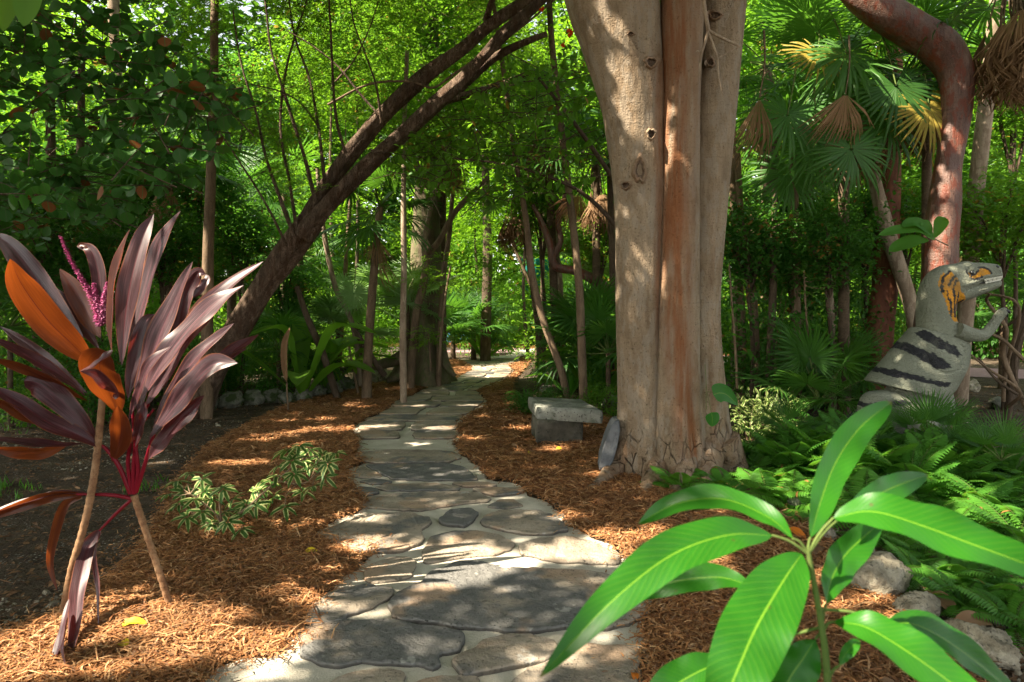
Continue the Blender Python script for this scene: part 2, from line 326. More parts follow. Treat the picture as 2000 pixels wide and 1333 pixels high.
# ================================================================ ground, mulch, path, road
def zx(x, y): return (600 + x / 2.854, 866 + y / 2.854)      # coordinates read off an enlargement of the lower path
LEFT = [(399, 1333), (448, 1297), (546, 1286), (564, 1269), (589, 1234), (601, 1199), (640, 1165), (690, 1126), (700, 1104), (747, 1082), (690, 1070), (618, 1045), (660, 1020), (708, 1000), (712, 985),
        (700, 965), (690, 952), (678, 925), (712, 908), (695, 890), (702, 870), (688, 838), (719, 820), (751, 808), (775, 785), (802, 778), (824, 764), (880, 750), (901, 736), (924, 724), (918, 715), (889, 702)]
RIGHT = [(1252, 1333), (1258, 1240), (1262, 1200), (1273, 1175), (1255, 1150), (1220, 1092), (1180, 1062), (1112, 1036), (1086, 995), (1022, 967), (1018, 950), (950, 940), (935, 915), (900, 892),
         (885, 870), (905, 856), (884, 838), (917, 812), (952, 789), (930, 765), (971, 750), (995, 737), (1003, 726), (992, 715), (1016, 707), (1010, 698), (1060, 683)]
BOT_L, BOT_R = (300, 1520), (1262, 1520)
gpath = [G(*q)[:2] for q in LEFT[::-1] + [BOT_L, BOT_R] + RIGHT + [(1012, 683), (990, 695)]]
LBED = [(-250, 1262), (0, 1255), (84, 1230), (116, 1216), (196, 1153), (256, 1094), (298, 1041), (330, 960), (400, 880), (480, 835), (560, 795), (640, 775), (740, 752), (800, 738), (850, 716), (889, 702)]
gL = [G(*q)[:2] for q in LBED + LEFT[::-1] + [BOT_L, (-500, 1520)]]
RBED = [(1040, 705), (1005, 748), (1000, 788), (1030, 800), (1180, 815), (1240, 900), (1320, 940), (1450, 955), (1560, 1010), (1620, 1060), (1680, 1120), (1760, 1190), (1900, 1290), (2000, 1400), (2100, 1520)]
gR = [G(*q)[:2] for q in RBED + [BOT_R] + RIGHT[:-1]]

m, t = newmat('soil'); o = objco(t); a = noise(t, o, 3, 5.); b = noise(t, o, 45, 3.); vv = N(t, 'ShaderNodeTexVoronoi', {'Vector': o, 'Scale': 38.})
c = ramp(t, a, [(.3, (.045, .033, .023)), (.55, (.09, .066, .045)), (.75, (.15, .105, .07))])
sp = mth(t, 'MULTIPLY', smooth(t, vv.outputs['Distance'], .30, .18), smooth(t, noise(t, o, 2.2, 3.), .45, .6)); c = mix(t, mth(t, 'MULTIPLY', sp, .8), c, (.33, .31, .27))
finish(t, c, .95, mth(t, 'ADD', b, a), 1., .03, .1); M['soil'] = m
m, t = newmat('mulch'); u, v, r = lf(t); o = objco(t)
c = ramp(t, noise(t, o, 55, 4.), [(.3, (.055, .020, .008)), (.5, (.18, .072, .026)), (.7, (.32, .145, .055))])
finish(t, c, .9, noise(t, o, 60, 3.), 1., .02, .15); M['mulch'] = m
m, t = newmat('mulch_chip'); u, v, r = lf(t)
c = ramp(t, r, [(0., (.08, .032, .013)), (.25, (.26, .105, .036)), (.6, (.46, .215, .080)), (1., (.66, .42, .21))])
c = mix(t, smooth(t, noise(t, objco(t, (90, 90, 90)), 1., 2.), .45, .65), c, mix(t, .5, c, (.09, .035, .015))); c = mix(t, mth(t, 'MULTIPLY', smooth(t, noise(t, objco(t), 38., 2.), .56, .64), .55), c, (.21, .155, .105)); c = mix(t, mth(t, 'MULTIPLY', smooth(t, noise(t, objco(t), 1.1, 3.), .5, .7), .35), c, (.12, .06, .03))
finish(t, c, .8, None, spec=.2, trans=(.3, .12, .04), tf=.12); M['chip'] = m
m, t = newmat('mortar'); o = objco(t); c = ramp(t, noise(t, o, 4, 5.), [(.3, (.42, .375, .29)), (.55, (.55, .50, .40)), (.75, (.64, .59, .49))])
c = mix(t, mth(t, 'MULTIPLY', smooth(t, noise(t, o, 120., 2.), .6, .7), .4), c, (.2, .18, .15)); finish(t, c, .95, mth(t, 'ADD', noise(t, o, 14., 5.), noise(t, o, 110., 2.)), .5, .015, .15); M['mortar'] = m
m, t = newmat('flagstone'); u, v, r = lf(t); o = objco(t); ri = N(t, 'ShaderNodeObjectInfo').outputs['Random']
o2 = N(t, 'ShaderNodeVectorMath', {0: o, 1: N(t, 'ShaderNodeCombineXYZ', {0: mth(t, 'MULTIPLY', ri, 37.), 1: mth(t, 'MULTIPLY', ri, 91.)}).outputs[0]}).outputs[0]
c = ramp(t, noise(t, o2, 3.2, 5.), [(.3, (.19, .155, .115)), (.5, (.32, .262, .195)), (.72, (.44, .365, .28))])
dk = smooth(t, mth(t, 'ADD', noise(t, o2, 1.7, 4.), mth(t, 'MULTIPLY', mth(t, 'SUBTRACT', r, .5), .42)), .48, .60); c = mix(t, dk, c, mix(t, noise(t, o2, 14., 4.), (.08, .078, .072), (.20, .192, .175)))
tn = smooth(t, noise(t, N(t, 'ShaderNodeVectorMath', {0: o2, 1: (5.3, 8.1, 0)}).outputs[0], 2.0, 3.), .55, .63); c = mix(t, mth(t, 'MULTIPLY', tn, .8), c, (.38, .26, .17))
gr = smooth(t, noise(t, o2, 26., 4.), .57, .68); c = mix(t, mth(t, 'MULTIPLY', gr, .55), c, (.055, .052, .045))
pit = smooth(t, N(t, 'ShaderNodeTexVoronoi', {'Vector': o2, 'Scale': 42.}).outputs['Distance'], .22, .12); pit = mth(t, 'MULTIPLY', pit, smooth(t, noise(t, o2, 5., 3.), .45, .6)); c = mix(t, mth(t, 'MULTIPLY', pit, .7), c, (.03, .028, .024))
wt_ = smooth(t, noise(t, N(t, 'ShaderNodeVectorMath', {0: o2, 1: (15.3, 3.1, 0)}).outputs[0], 7., 4.), .64, .70); c = mix(t, mth(t, 'MULTIPLY', wt_, .6), c, (.45, .43, .38))
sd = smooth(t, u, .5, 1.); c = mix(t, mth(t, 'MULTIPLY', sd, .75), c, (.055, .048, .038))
finish(t, c, .8, mth(t, 'SUBTRACT', mth(t, 'ADD', noise(t, o2, 9., 6.), mth(t, 'MULTIPLY', noise(t, o2, 60., 3.), .35)), mth(t, 'MULTIPLY', pit, .5)), .9, .03, .25); M['flag'] = m
m, t = newmat('road'); o = objco(t); c = ramp(t, noise(t, o, 8, 5.), [(.35, (.20, .115, .12)), (.65, (.30, .19, .19))]); finish(t, c, .9, noise(t, o, 120., 2.), .3, .01); M['road'] = m

from mathutils.geometry import tessellate_polygon
g = MB(); gx = np.concatenate([[-300, -90], np.linspace(-30, 30, 41), [90, 300]]); gy = np.concatenate([[-300, -60], np.linspace(-8, 45, 37), [100, 400]])
XX, YY = np.meshgrid(gx, gy, indexing='ij'); g.grid(np.stack([XX, YY, np.zeros_like(XX)], -1), np.zeros(XX.shape + (3,)))
tag_ = g.build('ground', M['soil']); tag_['kind'] = 'structure'

def mz(x, y): return .016 + .012 * (1 + snoise(x * 2.2, y * 2.2, 3, 2))
def bed(poly, cell=.05):
    p = np.array(poly); b = MB(); x0, y0 = p.min(0); x1, y1 = p.max(0)
    xs = np.arange(x0, x1, cell); ys = np.arange(y0, y1, cell); X, Y = np.meshgrid(xs, ys, indexing='ij'); ins = inpoly(X, Y, p)
    ok = ins[:-1, :-1] & ins[1:, :-1] & ins[1:, 1:] & ins[:-1, 1:]; idx = -np.ones(X.shape, int)
    use = np.zeros(X.shape, bool); use[:-1, :-1] |= ok; use[1:, :-1] |= ok; use[1:, 1:] |= ok; use[:-1, 1:] |= ok
    idx[use] = np.arange(use.sum()); i, j = np.nonzero(ok)
    f = np.stack([idx[i, j], idx[i + 1, j], idx[i + 1, j + 1], idx[i, j + 1]], -1); v = np.stack([X[use], Y[use], mz(X[use], Y[use])], -1)
    return b.add(v, f, (0, 0, 0))
bm_ = bed(gL); b2 = bed(gR); bm_.add(np.vstack(b2.V), np.vstack(b2.F), (0, 0, 0))
o = bm_.build('mulch_bed', M['mulch']); o['kind'] = 'structure'

def chips(poly, n_near):
    p = np.array(poly); x0, y0 = p.min(0); x1, y1 = p.max(0); y0 = max(y0, 2.2); out = []
    k = 0
    while k < n_near:
        y = y0 + (y1 - y0) * RS.rand(60000); keep = RS.rand(60000) < np.clip((3.2 / y) ** 1.6, .04, 1); y = y[keep]; x = RS.uniform(x0, x1, len(y))
        jx = x + RS.normal(0, .025, len(x)); jy = y + RS.normal(0, .025, len(x)); q = inpoly(jx, jy, p) & (np.abs(x) < .85 * y + .5); out.append(np.stack([x, y], -1)[q]); k += q.sum()
    return np.vstack(out)[:n_near]
ch = MB()
for poly, n in ((gL, 88000), (gR, 64000)):
    q = chips(poly, n); k = len(q); D = q[:, 1]; sc_ = np.clip(D / 4.5, .9, 2.2)
    Lc = RS.lognormal(math.log(.044), .6, k) * sc_ ** .5; Lc = np.minimum(Lc, .15); a = RS.uniform(0, 6.283, k); tilt = RS.normal(.03, .16, k)
    d = np.stack([np.cos(a), np.sin(a), tilt], -1); nn = np.stack([RS.normal(0, .35, k), RS.normal(0, .35, k), np.ones(k)], -1)
    z = mz(q[:, 0], q[:, 1]) + np.abs(RS.normal(0, .011, k)) + .003
    ch.leaves(T_STRIP, np.column_stack([q, z]) - d * Lc[:, None] * .5, d, nn, Lc, RS.uniform(.003, .0085, k) * sc_ ** .6, RS.beta(2.0, 2.2, k))
# strays kicked onto the stones and the soil beside the beds
for E, n, sg in ((LEFT, 1500, .07), (RIGHT, 1300, .07), (LBED[:10], 1500, .10)):
    e = np.array([G(*v)[:2] for v in E]); j = RS.randint(0, len(e) - 1, n); f = RS.rand(n)[:, None]; q = e[j] * (1 - f) + e[j + 1] * f + RS.normal(0, sg, (n, 2)); onp = inpoly(q[:, 0], q[:, 1], gpath); q = q[RS.rand(n) < np.clip(3.6 / q[:, 1], .2, 1)]; onp = inpoly(q[:, 0], q[:, 1], gpath); k = len(q); a = RS.uniform(0, 6.28, k)
    ch.leaves(T_STRIP, np.column_stack([q, np.where(onp, .040, .012) + .006 * RS.rand(k)]), np.stack([np.cos(a), np.sin(a), RS.normal(0, .05, k)], -1), np.stack([RS.normal(0, .25, k), RS.normal(0, .25, k), np.ones(k)], -1), RS.lognormal(math.log(.032), .5, k), RS.uniform(.003, .008, k), RS.beta(2, 2.2, k))
o = ch.build('mulch_chips', M['chip'], smooth=False); o['kind'] = 'stuff'; o['label'] = 'shredded reddish brown bark mulch beside the stone path'

def rough(poly, step=.022, amp=.012, seed=0):
    p = np.array(poly); out = []; n = len(p)
    for i in range(n):
        a, b = p[i], p[(i + 1) % n]; k = max(1, int(np.linalg.norm(b - a) / step))
        for j in range(k): out.append(a + (b - a) * j / k)
    q = np.array(out)
    for _ in range(1): q = (q + .5 * (np.roll(q, 1, 0) + np.roll(q, -1, 0))) / 2
    d = np.roll(q, -1, 0) - np.roll(q, 1, 0); nr = unit(np.column_stack([d[:, 1], -d[:, 0]])); s = snoise(q[:, 0] * 22, q[:, 1] * 22, seed, 4)
    return q + nr * (amp * s)[:, None], nr
def slab(mb, poly, z0, z1, seed=0, rnd=.5, amp=.012, step=.022, bev=.012):
    ar = sum(poly[i - 1][0] * poly[i][1] - poly[i][0] * poly[i - 1][1] for i in range(len(poly)))
    if ar < 0: poly = poly[::-1]
    q, nr = rough(poly, step, amp, seed); n = len(q)
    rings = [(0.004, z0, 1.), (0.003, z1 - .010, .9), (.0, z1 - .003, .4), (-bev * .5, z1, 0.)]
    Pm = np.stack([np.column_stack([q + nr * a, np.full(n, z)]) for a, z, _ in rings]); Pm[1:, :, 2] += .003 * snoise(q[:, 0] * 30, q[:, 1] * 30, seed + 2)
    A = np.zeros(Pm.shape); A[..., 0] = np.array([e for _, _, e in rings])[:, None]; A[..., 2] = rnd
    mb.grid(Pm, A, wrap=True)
    top = Pm[-1]; tri = tessellate_polygon([[Vector(v) for v in top]]); mb.add(top, [tuple(f) + (-1,) for f in tri], (0, 0, rnd))
path = thing('path', 'flagstone garden path', 'path'); path['kind'] = 'structure'; del path['category']
mb = MB(); slab(mb, gpath, -.02, .018, 5, amp=.03, step=.05); mb.build('mortar', M['mortar'], path)
ST = [  # dark level, outline
 (.85, [(-60, 1080), (0, 1012), (130, 985), (330, 975), (560, 985), (700, 1020), (870, 1040), (880, 1090), (840, 1140), (735, 1170), (735, 1222), (700, 1250), (520, 1215), (330, 1210), (180, 1230), (80, 1215), (-40, 1180)]),
 (.78, [(470, 880), (520, 812), (640, 765), (690, 712), (850, 655), (960, 652), (1100, 690), (1350, 690), (1560, 700), (1690, 730), (1780, 800), (1700, 850), (1560, 940), (1480, 1010), (1300, 1030), (1150, 1040), (1000, 1020), (840, 1010), (700, 985), (560, 985), (460, 960)]),
 (.45, [(1725, 868), (1850, 852), (1925, 890), (1900, 940), (1800, 1000), (1650, 1020), (1540, 1000), (1590, 945)]),
 (.6, [(0, 950), (80, 870), (210, 792), (330, 782), (480, 797), (495, 815), (462, 855), (400, 880), (330, 920), (230, 950), (210, 985), (60, 1000), (-5, 985)]),
 (.3, [(310, 710), (350, 662), (450, 632), (560, 632), (612, 648), (598, 690), (578, 735), (480, 762), (370, 768), (310, 745)]),
 (.4, [(640, 630), (645, 585), (690, 520), (800, 487), (950, 484), (1080, 507), (1148, 550), (1135, 588), (1060, 615), (880, 632), (760, 648), (660, 662)]),
 (.2, [(1175, 560), (1250, 532), (1400, 514), (1500, 520), (1600, 550), (1700, 590), (1750, 620), (1735, 660), (1600, 665), (1450, 655), (1300, 640), (1195, 612)]),
 (.4, [(40, 510), (160, 450), (280, 400), (420, 380), (560, 382), (690, 408), (705, 430), (632, 470), (650, 520), (632, 555), (530, 588), (400, 596), (260, 592), (200, 560), (100, 525)]),
 (.95, [(735, 410), (790, 368), (900, 354), (955, 380), (930, 430), (880, 458), (800, 448), (742, 430)]),
 (.45, [(958, 430), (1005, 388), (1100, 366), (1300, 374), (1370, 392), (1440, 450), (1455, 478), (1350, 497), (1200, 500), (1100, 475), (985, 453)]),
 (.3, [(280, 330), (350, 292), (500, 278), (800, 265), (950, 270), (1030, 302), (1005, 322), (880, 328), (780, 348), (640, 372), (480, 366), (310, 350)]),
 (.6, [(1005, 350), (1060, 312), (1160, 307), (1208, 345), (1100, 360)]),
 (.5, [(372, 240), (480, 224), (700, 219), (855, 240), (850, 256), (600, 260), (430, 259)]),
 (.7, [(242, 260), (290, 238), (365, 243), (405, 268), (330, 283), (270, 274)]),
 (.6, [(920, 250), (1050, 243), (1190, 243), (1205, 260), (1160, 278), (1050, 283), (965, 268)]),
 (.4, [(805, 217), (1000, 212), (1065, 226), (1035, 237), (880, 236)]),
 (.8, [(325, 118), (500, 111), (780, 111), (880, 132), (930, 172), (945, 198), (820, 204), (640, 202), (480, 197), (425, 170)]),
 (.25, [(215, 175), (310, 128), (395, 160), (418, 183), (300, 188)]),
 (.6, [(290, 208), (380, 197), (475, 205), (468, 216), (360, 225)]),
 (.55, [(280, 70), (312, 47), (450, 33), (700, 35), (820, 47), (855, 75), (800, 98), (600, 103), (380, 105), (310, 94)]),
 (.4, [(805, 1200), (850, 1162), (960, 1122), (982, 1092), (1100, 1062), (1250, 1054), (1385, 1090), (1390, 1130), (1340, 1190), (1260, 1212), (1120, 1228), (950, 1270), (870, 1278), (832, 1240)]),
 (.25, [(1140, 1310), (1250, 1245), (1400, 1185), (1560, 1118), (1840, 1125), (1862, 1180), (1845, 1290), (1815, 1420), (1500, 1520), (1150, 1450)]),
 (.35, [(80, 1345), (160, 1293), (300, 1258), (460, 1248), (535, 1290), (548, 1340), (530, 1420), (250, 1460), (60, 1420)]),
 (.5, [(565, 1338), (700, 1303), (850, 1288), (940, 1293), (955, 1340), (1080, 1400), (1060, 1560), (700, 1580), (560, 1450)]),
 (.4, [(-420, 1440), (-200, 1370), (30, 1400), (200, 1490), (500, 1500), (520, 1640), (0, 1750), (-400, 1600)]),
 (.6, [(1130, 1480), (1480, 1560), (1820, 1480), (1840, 1700), (1200, 1700)]),
]
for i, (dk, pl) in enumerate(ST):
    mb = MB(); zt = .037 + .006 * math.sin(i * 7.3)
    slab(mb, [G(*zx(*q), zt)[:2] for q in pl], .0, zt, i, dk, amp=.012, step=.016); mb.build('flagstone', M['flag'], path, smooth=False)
# farther flagstones: rows between the two path edges
def edge(E, py):
    q = sorted(E, key=lambda e: e[1]); return np.interp(py, [e[1] for e in q], [e[0] for e in q])
rr = np.random.RandomState(5); rows = [7.6]
while rows[-1] < 19.5: rows.append(rows[-1] + rr.uniform(.42, .72) * (1 + .02 * (rows[-1] - 7)))
si = 40
for d0, d1 in zip(rows[:-1], rows[1:]):
    def ex(E, d): return (edge(E, HY + F * H / d) - CX) / F * d
    l0, l1, r0, r1 = ex(LEFT, d0), ex(LEFT, d1), ex(RIGHT, d0), ex(RIGHT, d1); k = rr.choice([1, 2, 2, 3]); cuts = np.sort(np.concatenate([[0.0], (np.arange(1, k) + rr.uniform(-.25, .25, k - 1)) / k, [1.]])); gp = .022
    for c0, c1 in zip(cuts[:-1], cuts[1:]):
        s0, s1 = rr.uniform(-.07, .07, 2); cc0 = c0 + (s0 if c0 > 0 else .01); cc1 = c1 + (s1 if c1 < 1 else -.01)
        def pt(cx, f): return np.array([(l0 + (r0 - l0) * cx) * (1 - f) + (l1 + (r1 - l1) * cx) * f, d0 + (d1 - d0) * f])
        e = [rr.uniform(-.05, .05) for _ in range(8)]
        pl = [pt(cc0 + .02, .06 + e[0]), pt((cc0 + cc1) / 2, .03 + e[1] * .6), pt(cc1 - .02, .06 + e[2]), pt(cc1 + e[3] * .4 - .01, .5), pt(cc1 - .03, .95 + e[4]), pt((cc0 + cc1) / 2, .97 + e[5] * .6), pt(cc0 + .03, .95 + e[6]), pt(cc0 + .01 + e[7] * .4, .5)]
        mb = MB(); slab(mb, pl, 0., .040 + .008 * rr.rand(), si, rr.uniform(.1, .6), amp=.012, step=.05); mb.build('flagstone', M['flag'], path, smooth=False); si += 1
# the road that crosses beyond the garden
rp = crom([(-26, 27), (-10, 24.8), (0.5, 23.2), (5, 20.5), (8.5, 17.2), (13, 14.6), (24, 12.5)], 60); tn = unit(np.gradient(rp, axis=0)); nr = np.column_stack([-tn[:, 1], tn[:, 0]])
mb = MB(); Pm = np.stack([np.column_stack([rp - nr * 1.3, np.full(60, .012)]), np.column_stack([rp + nr * 1.3, np.full(60, .012)])], 1); mb.grid(Pm, np.zeros(Pm.shape)); o = mb.build('road', M['road']); o['kind'] = 'structure'
rp2 = rp + nr * 3.0; mb = MB(); Pm = np.stack([np.column_stack([rp + nr * 1.34, np.full(60, .01)]), np.column_stack([rp + nr * 6.5, np.full(60, .10)])], 1)[:36]; mb.grid(Pm, np.zeros(Pm.shape)); o = mb.build('mulch_verge', M['mulch']); o['kind'] = 'structure'

# litter on the bare soil: dead leaves, pale gravel, grass tufts
def soilpts(n, ymax=13, near=2.2):
    out = []; k = 0
    while k < n:
        y = near + (ymax - near) * RS.rand(20000) ** 1.5; x = RS.uniform(-1, 1, 20000) * (.8 * y + .4); q = ~(inpoly(x, y, gL) | inpoly(x, y, gR) | inpoly(x, y, gpath)); out.append(np.stack([x, y], -1)[q]); k += q.sum()
    return np.vstack(out)[:n]
q = soilpts(15000); k = len(q); mb = MB(); a = RS.uniform(0, 6.28, k)
mb.leaves(T_OVAL, np.column_stack([q, np.abs(RS.normal(.004, .008, k))]), np.stack([np.cos(a), np.sin(a), RS.normal(.1, .2, k)], -1), np.stack([RS.normal(0, .5, k), RS.normal(0, .5, k), np.ones(k)], -1), RS.lognormal(math.log(.032), .45, k), RS.uniform(.008, .026, k), RS.rand(k))
q2 = []
for poly in (gL, gR):
    pp = np.array(poly); z_ = RS.uniform(0, 1, (1200, 2)) * (pp.max(0) - pp.min(0)) + pp.min(0); q2.append(z_[inpoly(z_[:, 0], z_[:, 1], pp)][:170])
q2 = np.vstack(q2); k = len(q2); a = RS.uniform(0, 6.28, k); mb.leaves(T_OVAL, np.column_stack([q2, mz(q2[:, 0], q2[:, 1]) + .012]), np.stack([np.cos(a), np.sin(a), RS.normal(.1, .2, k)], -1), np.stack([RS.normal(0, .5, k), RS.normal(0, .5, k), np.ones(k)], -1), RS.uniform(.03, .09, k), RS.uniform(.014, .04, k), RS.rand(k))
for i in range(260):
    p0 = q2[RS.randint(k)] if i < 60 else q[RS.randint(len(q))]; a = RS.uniform(0, 6.28); l = RS.uniform(.06, .22); z0 = float(mz(*p0)) + .014; mb.tube([(p0[0], p0[1], z0), (p0[0] + .5 * l * math.cos(a), p0[1] + .5 * l * math.sin(a), z0 + .012), (p0[0] + l * math.cos(a + .2), p0[1] + l * math.sin(a + .2), z0)], [.0035, .003, .002], 5, 6)
o = mb.build('leaf_litter', M['fallen_brown']); o['kind'] = 'stuff'; o['label'] = 'small dead brown leaves scattered over the dark soil'
q = soilpts(12000, 9.0); k = len(q); mb = MB(); keep = snoise(q[:, 0] * 1.3, q[:, 1] * 1.3, 21) > -.1; q = q[keep]; k = len(q); a = RS.uniform(0, 6.28, k); Lg = RS.lognormal(math.log(.013), .5, k)
mb.leaves(T_STONE, np.column_stack([q, np.zeros(k)]), np.stack([np.cos(a), np.sin(a), RS.normal(.0, .1, k)], -1), (0, 0, 1), Lg, Lg * .8, RS.rand(k)); o = mb.build('gravel', M['lime_rock'], smooth=False); o['kind'] = 'stuff'; o['label'] = 'pale limestone chips lying in the dark soil'
q = soilpts(2600, 12, 3.0); cl = snoise(q[:, 0] * 1.1, q[:, 1] * 1.1, 31); q = q[(cl > .25) & (q[:, 0] < 1)]; mb = MB()
for _ in range(9):
    k = len(q); a = RS.uniform(0, 6.28, k); mb.leaves(T_RHOMB, np.column_stack([q + RS.normal(0, .025, (k, 2)), np.zeros(k)]), np.stack([np.cos(a) * .5, np.sin(a) * .5, np.ones(k)], -1), np.stack([np.sin(a), -np.cos(a), np.zeros(k)], -1), RS.uniform(.03, .11, k), RS.uniform(.003, .006, k))
o = mb.build('grass', M['fern']); o['kind'] = 'stuff'; o['label'] = 'thin tufts of green grass on the dark soil'

# sun patches wanted, carved as gaps in the leaves: (point the sun reaches, radius of the gap)
HOLES = []                                       # (point the sun reaches, radius of the gap)
def hole(p, r): HOLES.append((np.asarray(p, float), r))
for px, py, r in [(30, 1275, .17), (110, 1258, .17), (190, 1235, .17), (265, 1218, .17), (330, 1196, .10), (420, 1215, .10), (470, 1262, .09), (540, 1250, .08), (360, 1270, .06), (120, 1320, .07), (300, 1300, .05),
                  (1060, 1082, .09), (1130, 1072, .14), (1200, 1082, .12), (1010, 1105, .06), (760, 1076, .13), (700, 1070, .08), (900, 1142, .05), (960, 1130, .03), (640, 1184, .03), (530, 1300, .07), (1090, 1295, .07),
                  (690, 838, .15), (760, 834, .10), (860, 838, .14), (820, 866, .07), (930, 860, .05), (520, 858, .14), (570, 848, .12), (620, 838, .12), (560, 822, .08), (640, 820, .1), (670, 845, .1), (500, 905, .10), (440, 905, .07), (600, 870, .1), (640, 915, .06), (320, 895, .06), (700, 790, .06),
                  (870, 747, .22), (910, 741, .22), (960, 737, .24), (1000, 728, .2), (790, 748, .15), (930, 730, .12), (730, 758, .10), (940, 718, .25), (990, 708, .3), (870, 722, .15),
                  (1020, 835, .10), (1090, 880, .07), (1115, 872, .05), (1010, 790, .1), (1120, 1010, .06), (1180, 1045, .06), (1230, 1052, .10), (1300, 1048, .08), (1360, 1085, .06), (1380, 1110, .1), (950, 815, .06), (1180, 930, .05), (1020, 880, .04), (1480, 1150, .08), (1700, 1200, .1), (1580, 1130, .06)]: hole(G(px, py, .03), r)
for px, py, d, r in [(1275, 268, 5.95, .10), (1284, 240, 5.9, .07), (1190, 30, 5.8, .08), (1300, 560, 6.0, .05),
                     (1832, 510, 7.8, .10), (1838, 430, 7.8, .12), (1845, 330, 7.8, .10), (1855, 240, 7.8, .08), (1905, 300, 9.2, .2), (1895, 400, 9.2, .2), (1770, 560, 9.7, .15), (1735, 450, 9.8, .15),
                     (690, 265, 9.0, .2), (735, 225, 8.9, .15), (770, 265, 8.8, .12), (640, 330, 9, .15), (600, 420, 9.1, .12), (490, 590, 9.3, .2), (480, 610, 9.3, .2), (890, 180, 8.6, .15), (950, 110, 8.6, .15), (545, 500, 9.2, .1),
                     (305, 650, 3.35, .16), (345, 590, 3.35, .16), (300, 730, 3.35, .14), (270, 500, 3.4, .12), (320, 470, 3.45, .12), (420, 600, 3.4, .12), (480, 560, 3.4, .10), (200, 790, 3.05, .05), (380, 750, 3.35, .10), (60, 580, 3.1, .14), (130, 650, 3.15, .14), (170, 1100, 3.35, .07), (150, 1060, 3.35, .05), (230, 470, 3.4, .06), (60, 1160, 3.1, .05),
                     (1660, 870, .95, .05), (1710, 810, 1.0, .04), (1420, 1000, .92, .035), (1250, 1150, .83, .045), (1150, 1230, .8, .03), (1850, 1060, .8, .05), (1960, 1090, .78, .04), (1460, 1260, .8, .04), (1800, 1290, .8, .05), (1530, 1150, .84, .03), (1700, 1240, .83, .03), (1340, 1080, .85, .03),
                     (1440, 790, 7.4, .18), (1490, 770, 7.5, .2), (1540, 780, 7.8, .18), (1700, 700, 10, .2), (1690, 690, 10, .15), (1800, 460, 7.4, .12), (500, 930, 4.5, .08), (590, 890, 4.6, .10), (380, 950, 4.5, .10), (620, 900, 4.6, .08), (1180, 790, 7.6, .10), (1060, 800, 7.6, .06), (1790, 1130, 3.6, .06), (1720, 1180, 3.4, .08), (1850, 600, 6.7, .06), (1900, 540, 6.7, .05), (1780, 780, 6.6, .05), (1550, 970, 5.4, .1), (1650, 960, 5.5, .1), (1900, 1000, 5, .1)]: hole(P(px, py, d), r)
for px, py, d, r in [(650, 690, 14.5, .6), (720, 680, 15, .6), (560, 690, 14, .6), (960, 560, 18, .8), (1000, 640, 17, .8), (700, 560, 13.2, .5), (795, 560, 13.4, .5), (900, 470, 16, .7), (690, 350, 13, .6), (880, 530, 10.8, .4), (790, 640, 15.5, .6), (600, 620, 14.5, .5), (1110, 560, 14, .5), (1150, 400, 11.5, .4), (450, 400, 11, .3), (1950, 720, 13, .5), (1600, 640, 14, .6), (1500, 650, 13, .5), (1700, 300, 9, .25), (1620, 330, 9.2, .2), (1810, 260, 8.3, .2), (1480, 940, 5.6, .15), (1700, 930, 5.8, .2), (1900, 960, 5.2, .2), (1600, 1000, 5., .15), (1850, 1130, 3.7, .1), (1950, 1020, 4.6, .18), (1640, 930, 5.8, .12), (1030, 675, 25, 1.2), (960, 690, 23, 1.2)]: hole(P(px, py, d), r)
HP = np.array([h[0] for h in HOLES]); HR = np.array([h[1] for h in HOLES])
def gap(c, grow=0.):                             # True where a leaf would stand in one of those sun rays
    out = np.zeros(len(c), bool)
    for i in range(0, len(c), 20000):
        v = c[i:i + 20000, None] - HP[None]; t = v @ SUN; dist = np.linalg.norm(v - t[..., None] * SUN, axis=-1); out[i:i + 20000] = np.any((dist < HR + grow) & (t > .3), 1)
    return out
def blocked(x, y, h, R):                         # would a crown here shut off the sun patches of the far path?
    q = HP[HP[:, 1] > 11.5]; v = np.array([x, y, h]) - q; t = v @ SUN; dist = np.linalg.norm(v - t[:, None] * SUN, axis=1); return bool(np.any((dist < R) & (t > .3)))
def px_path(rows, d0, d1=None):                 # rows of (px, py, half width in px) at depth d0..d1 -> points and radii in metres
    n = len(rows); d1 = d0 if d1 is None else d1; pts = []; rad = []
    for i, r in enumerate(rows):
        d = r[3] if len(r) > 3 else d0 + (d1 - d0) * i / max(1, n - 1); pts.append(P(r[0], r[1], d)); rad.append(r[2] / F * d)
    return np.array(pts), np.array(rad)
# ================================================================ the big three-stemmed tree
bt = thing('broad_tree', 'huge pale tree of three fused stems with a rusty streak, beside the stone bench', 'tree', (1.95, 6.25, 0))
tr = MB()
def flare(seed, k):
    def f(S, TH):
        g = np.exp(-np.maximum(S - .0, 0) / .28); return 1 + g * (.16 + .20 * np.sin(TH * k + seed) + .12 * np.sin(TH * (2 * k + 1) + 2 * seed)) + .030 * np.sin(TH * 3 + S * .8 + seed) + .015 * np.sin(TH * 7 - S * 1.3 + seed) + .008 * snoise(TH * 9, S * 2.2, seed + 3, 3) + .006 * snoise(np.cos(TH) * 9, S * 9, seed + 5, 3) - sum(.022 * np.exp(-((S - s0 - .02 * np.sin(TH * 2 + s0)) / .012) ** 2) * np.clip(.5 + np.sin(TH + s0 * 3 + seed), 0, 1) for s0 in (.75, 1.15, 1.55, 2.1, 2.35, 2.9, 3.4, 3.75))
    return f
def stem(rows, d, seed, k, stainf=None):
    p, r = px_path(rows, d); n0 = len(tr.V); tr.tube(p, r, 110, 330, .015, flare(seed, k), seed, rnd=0.)
    A = tr.A[n0]; V = tr.V[n0]
    if stainf is not None:
        A = np.array(A); A[:, 2] = stainf(V); tr.A[n0] = A
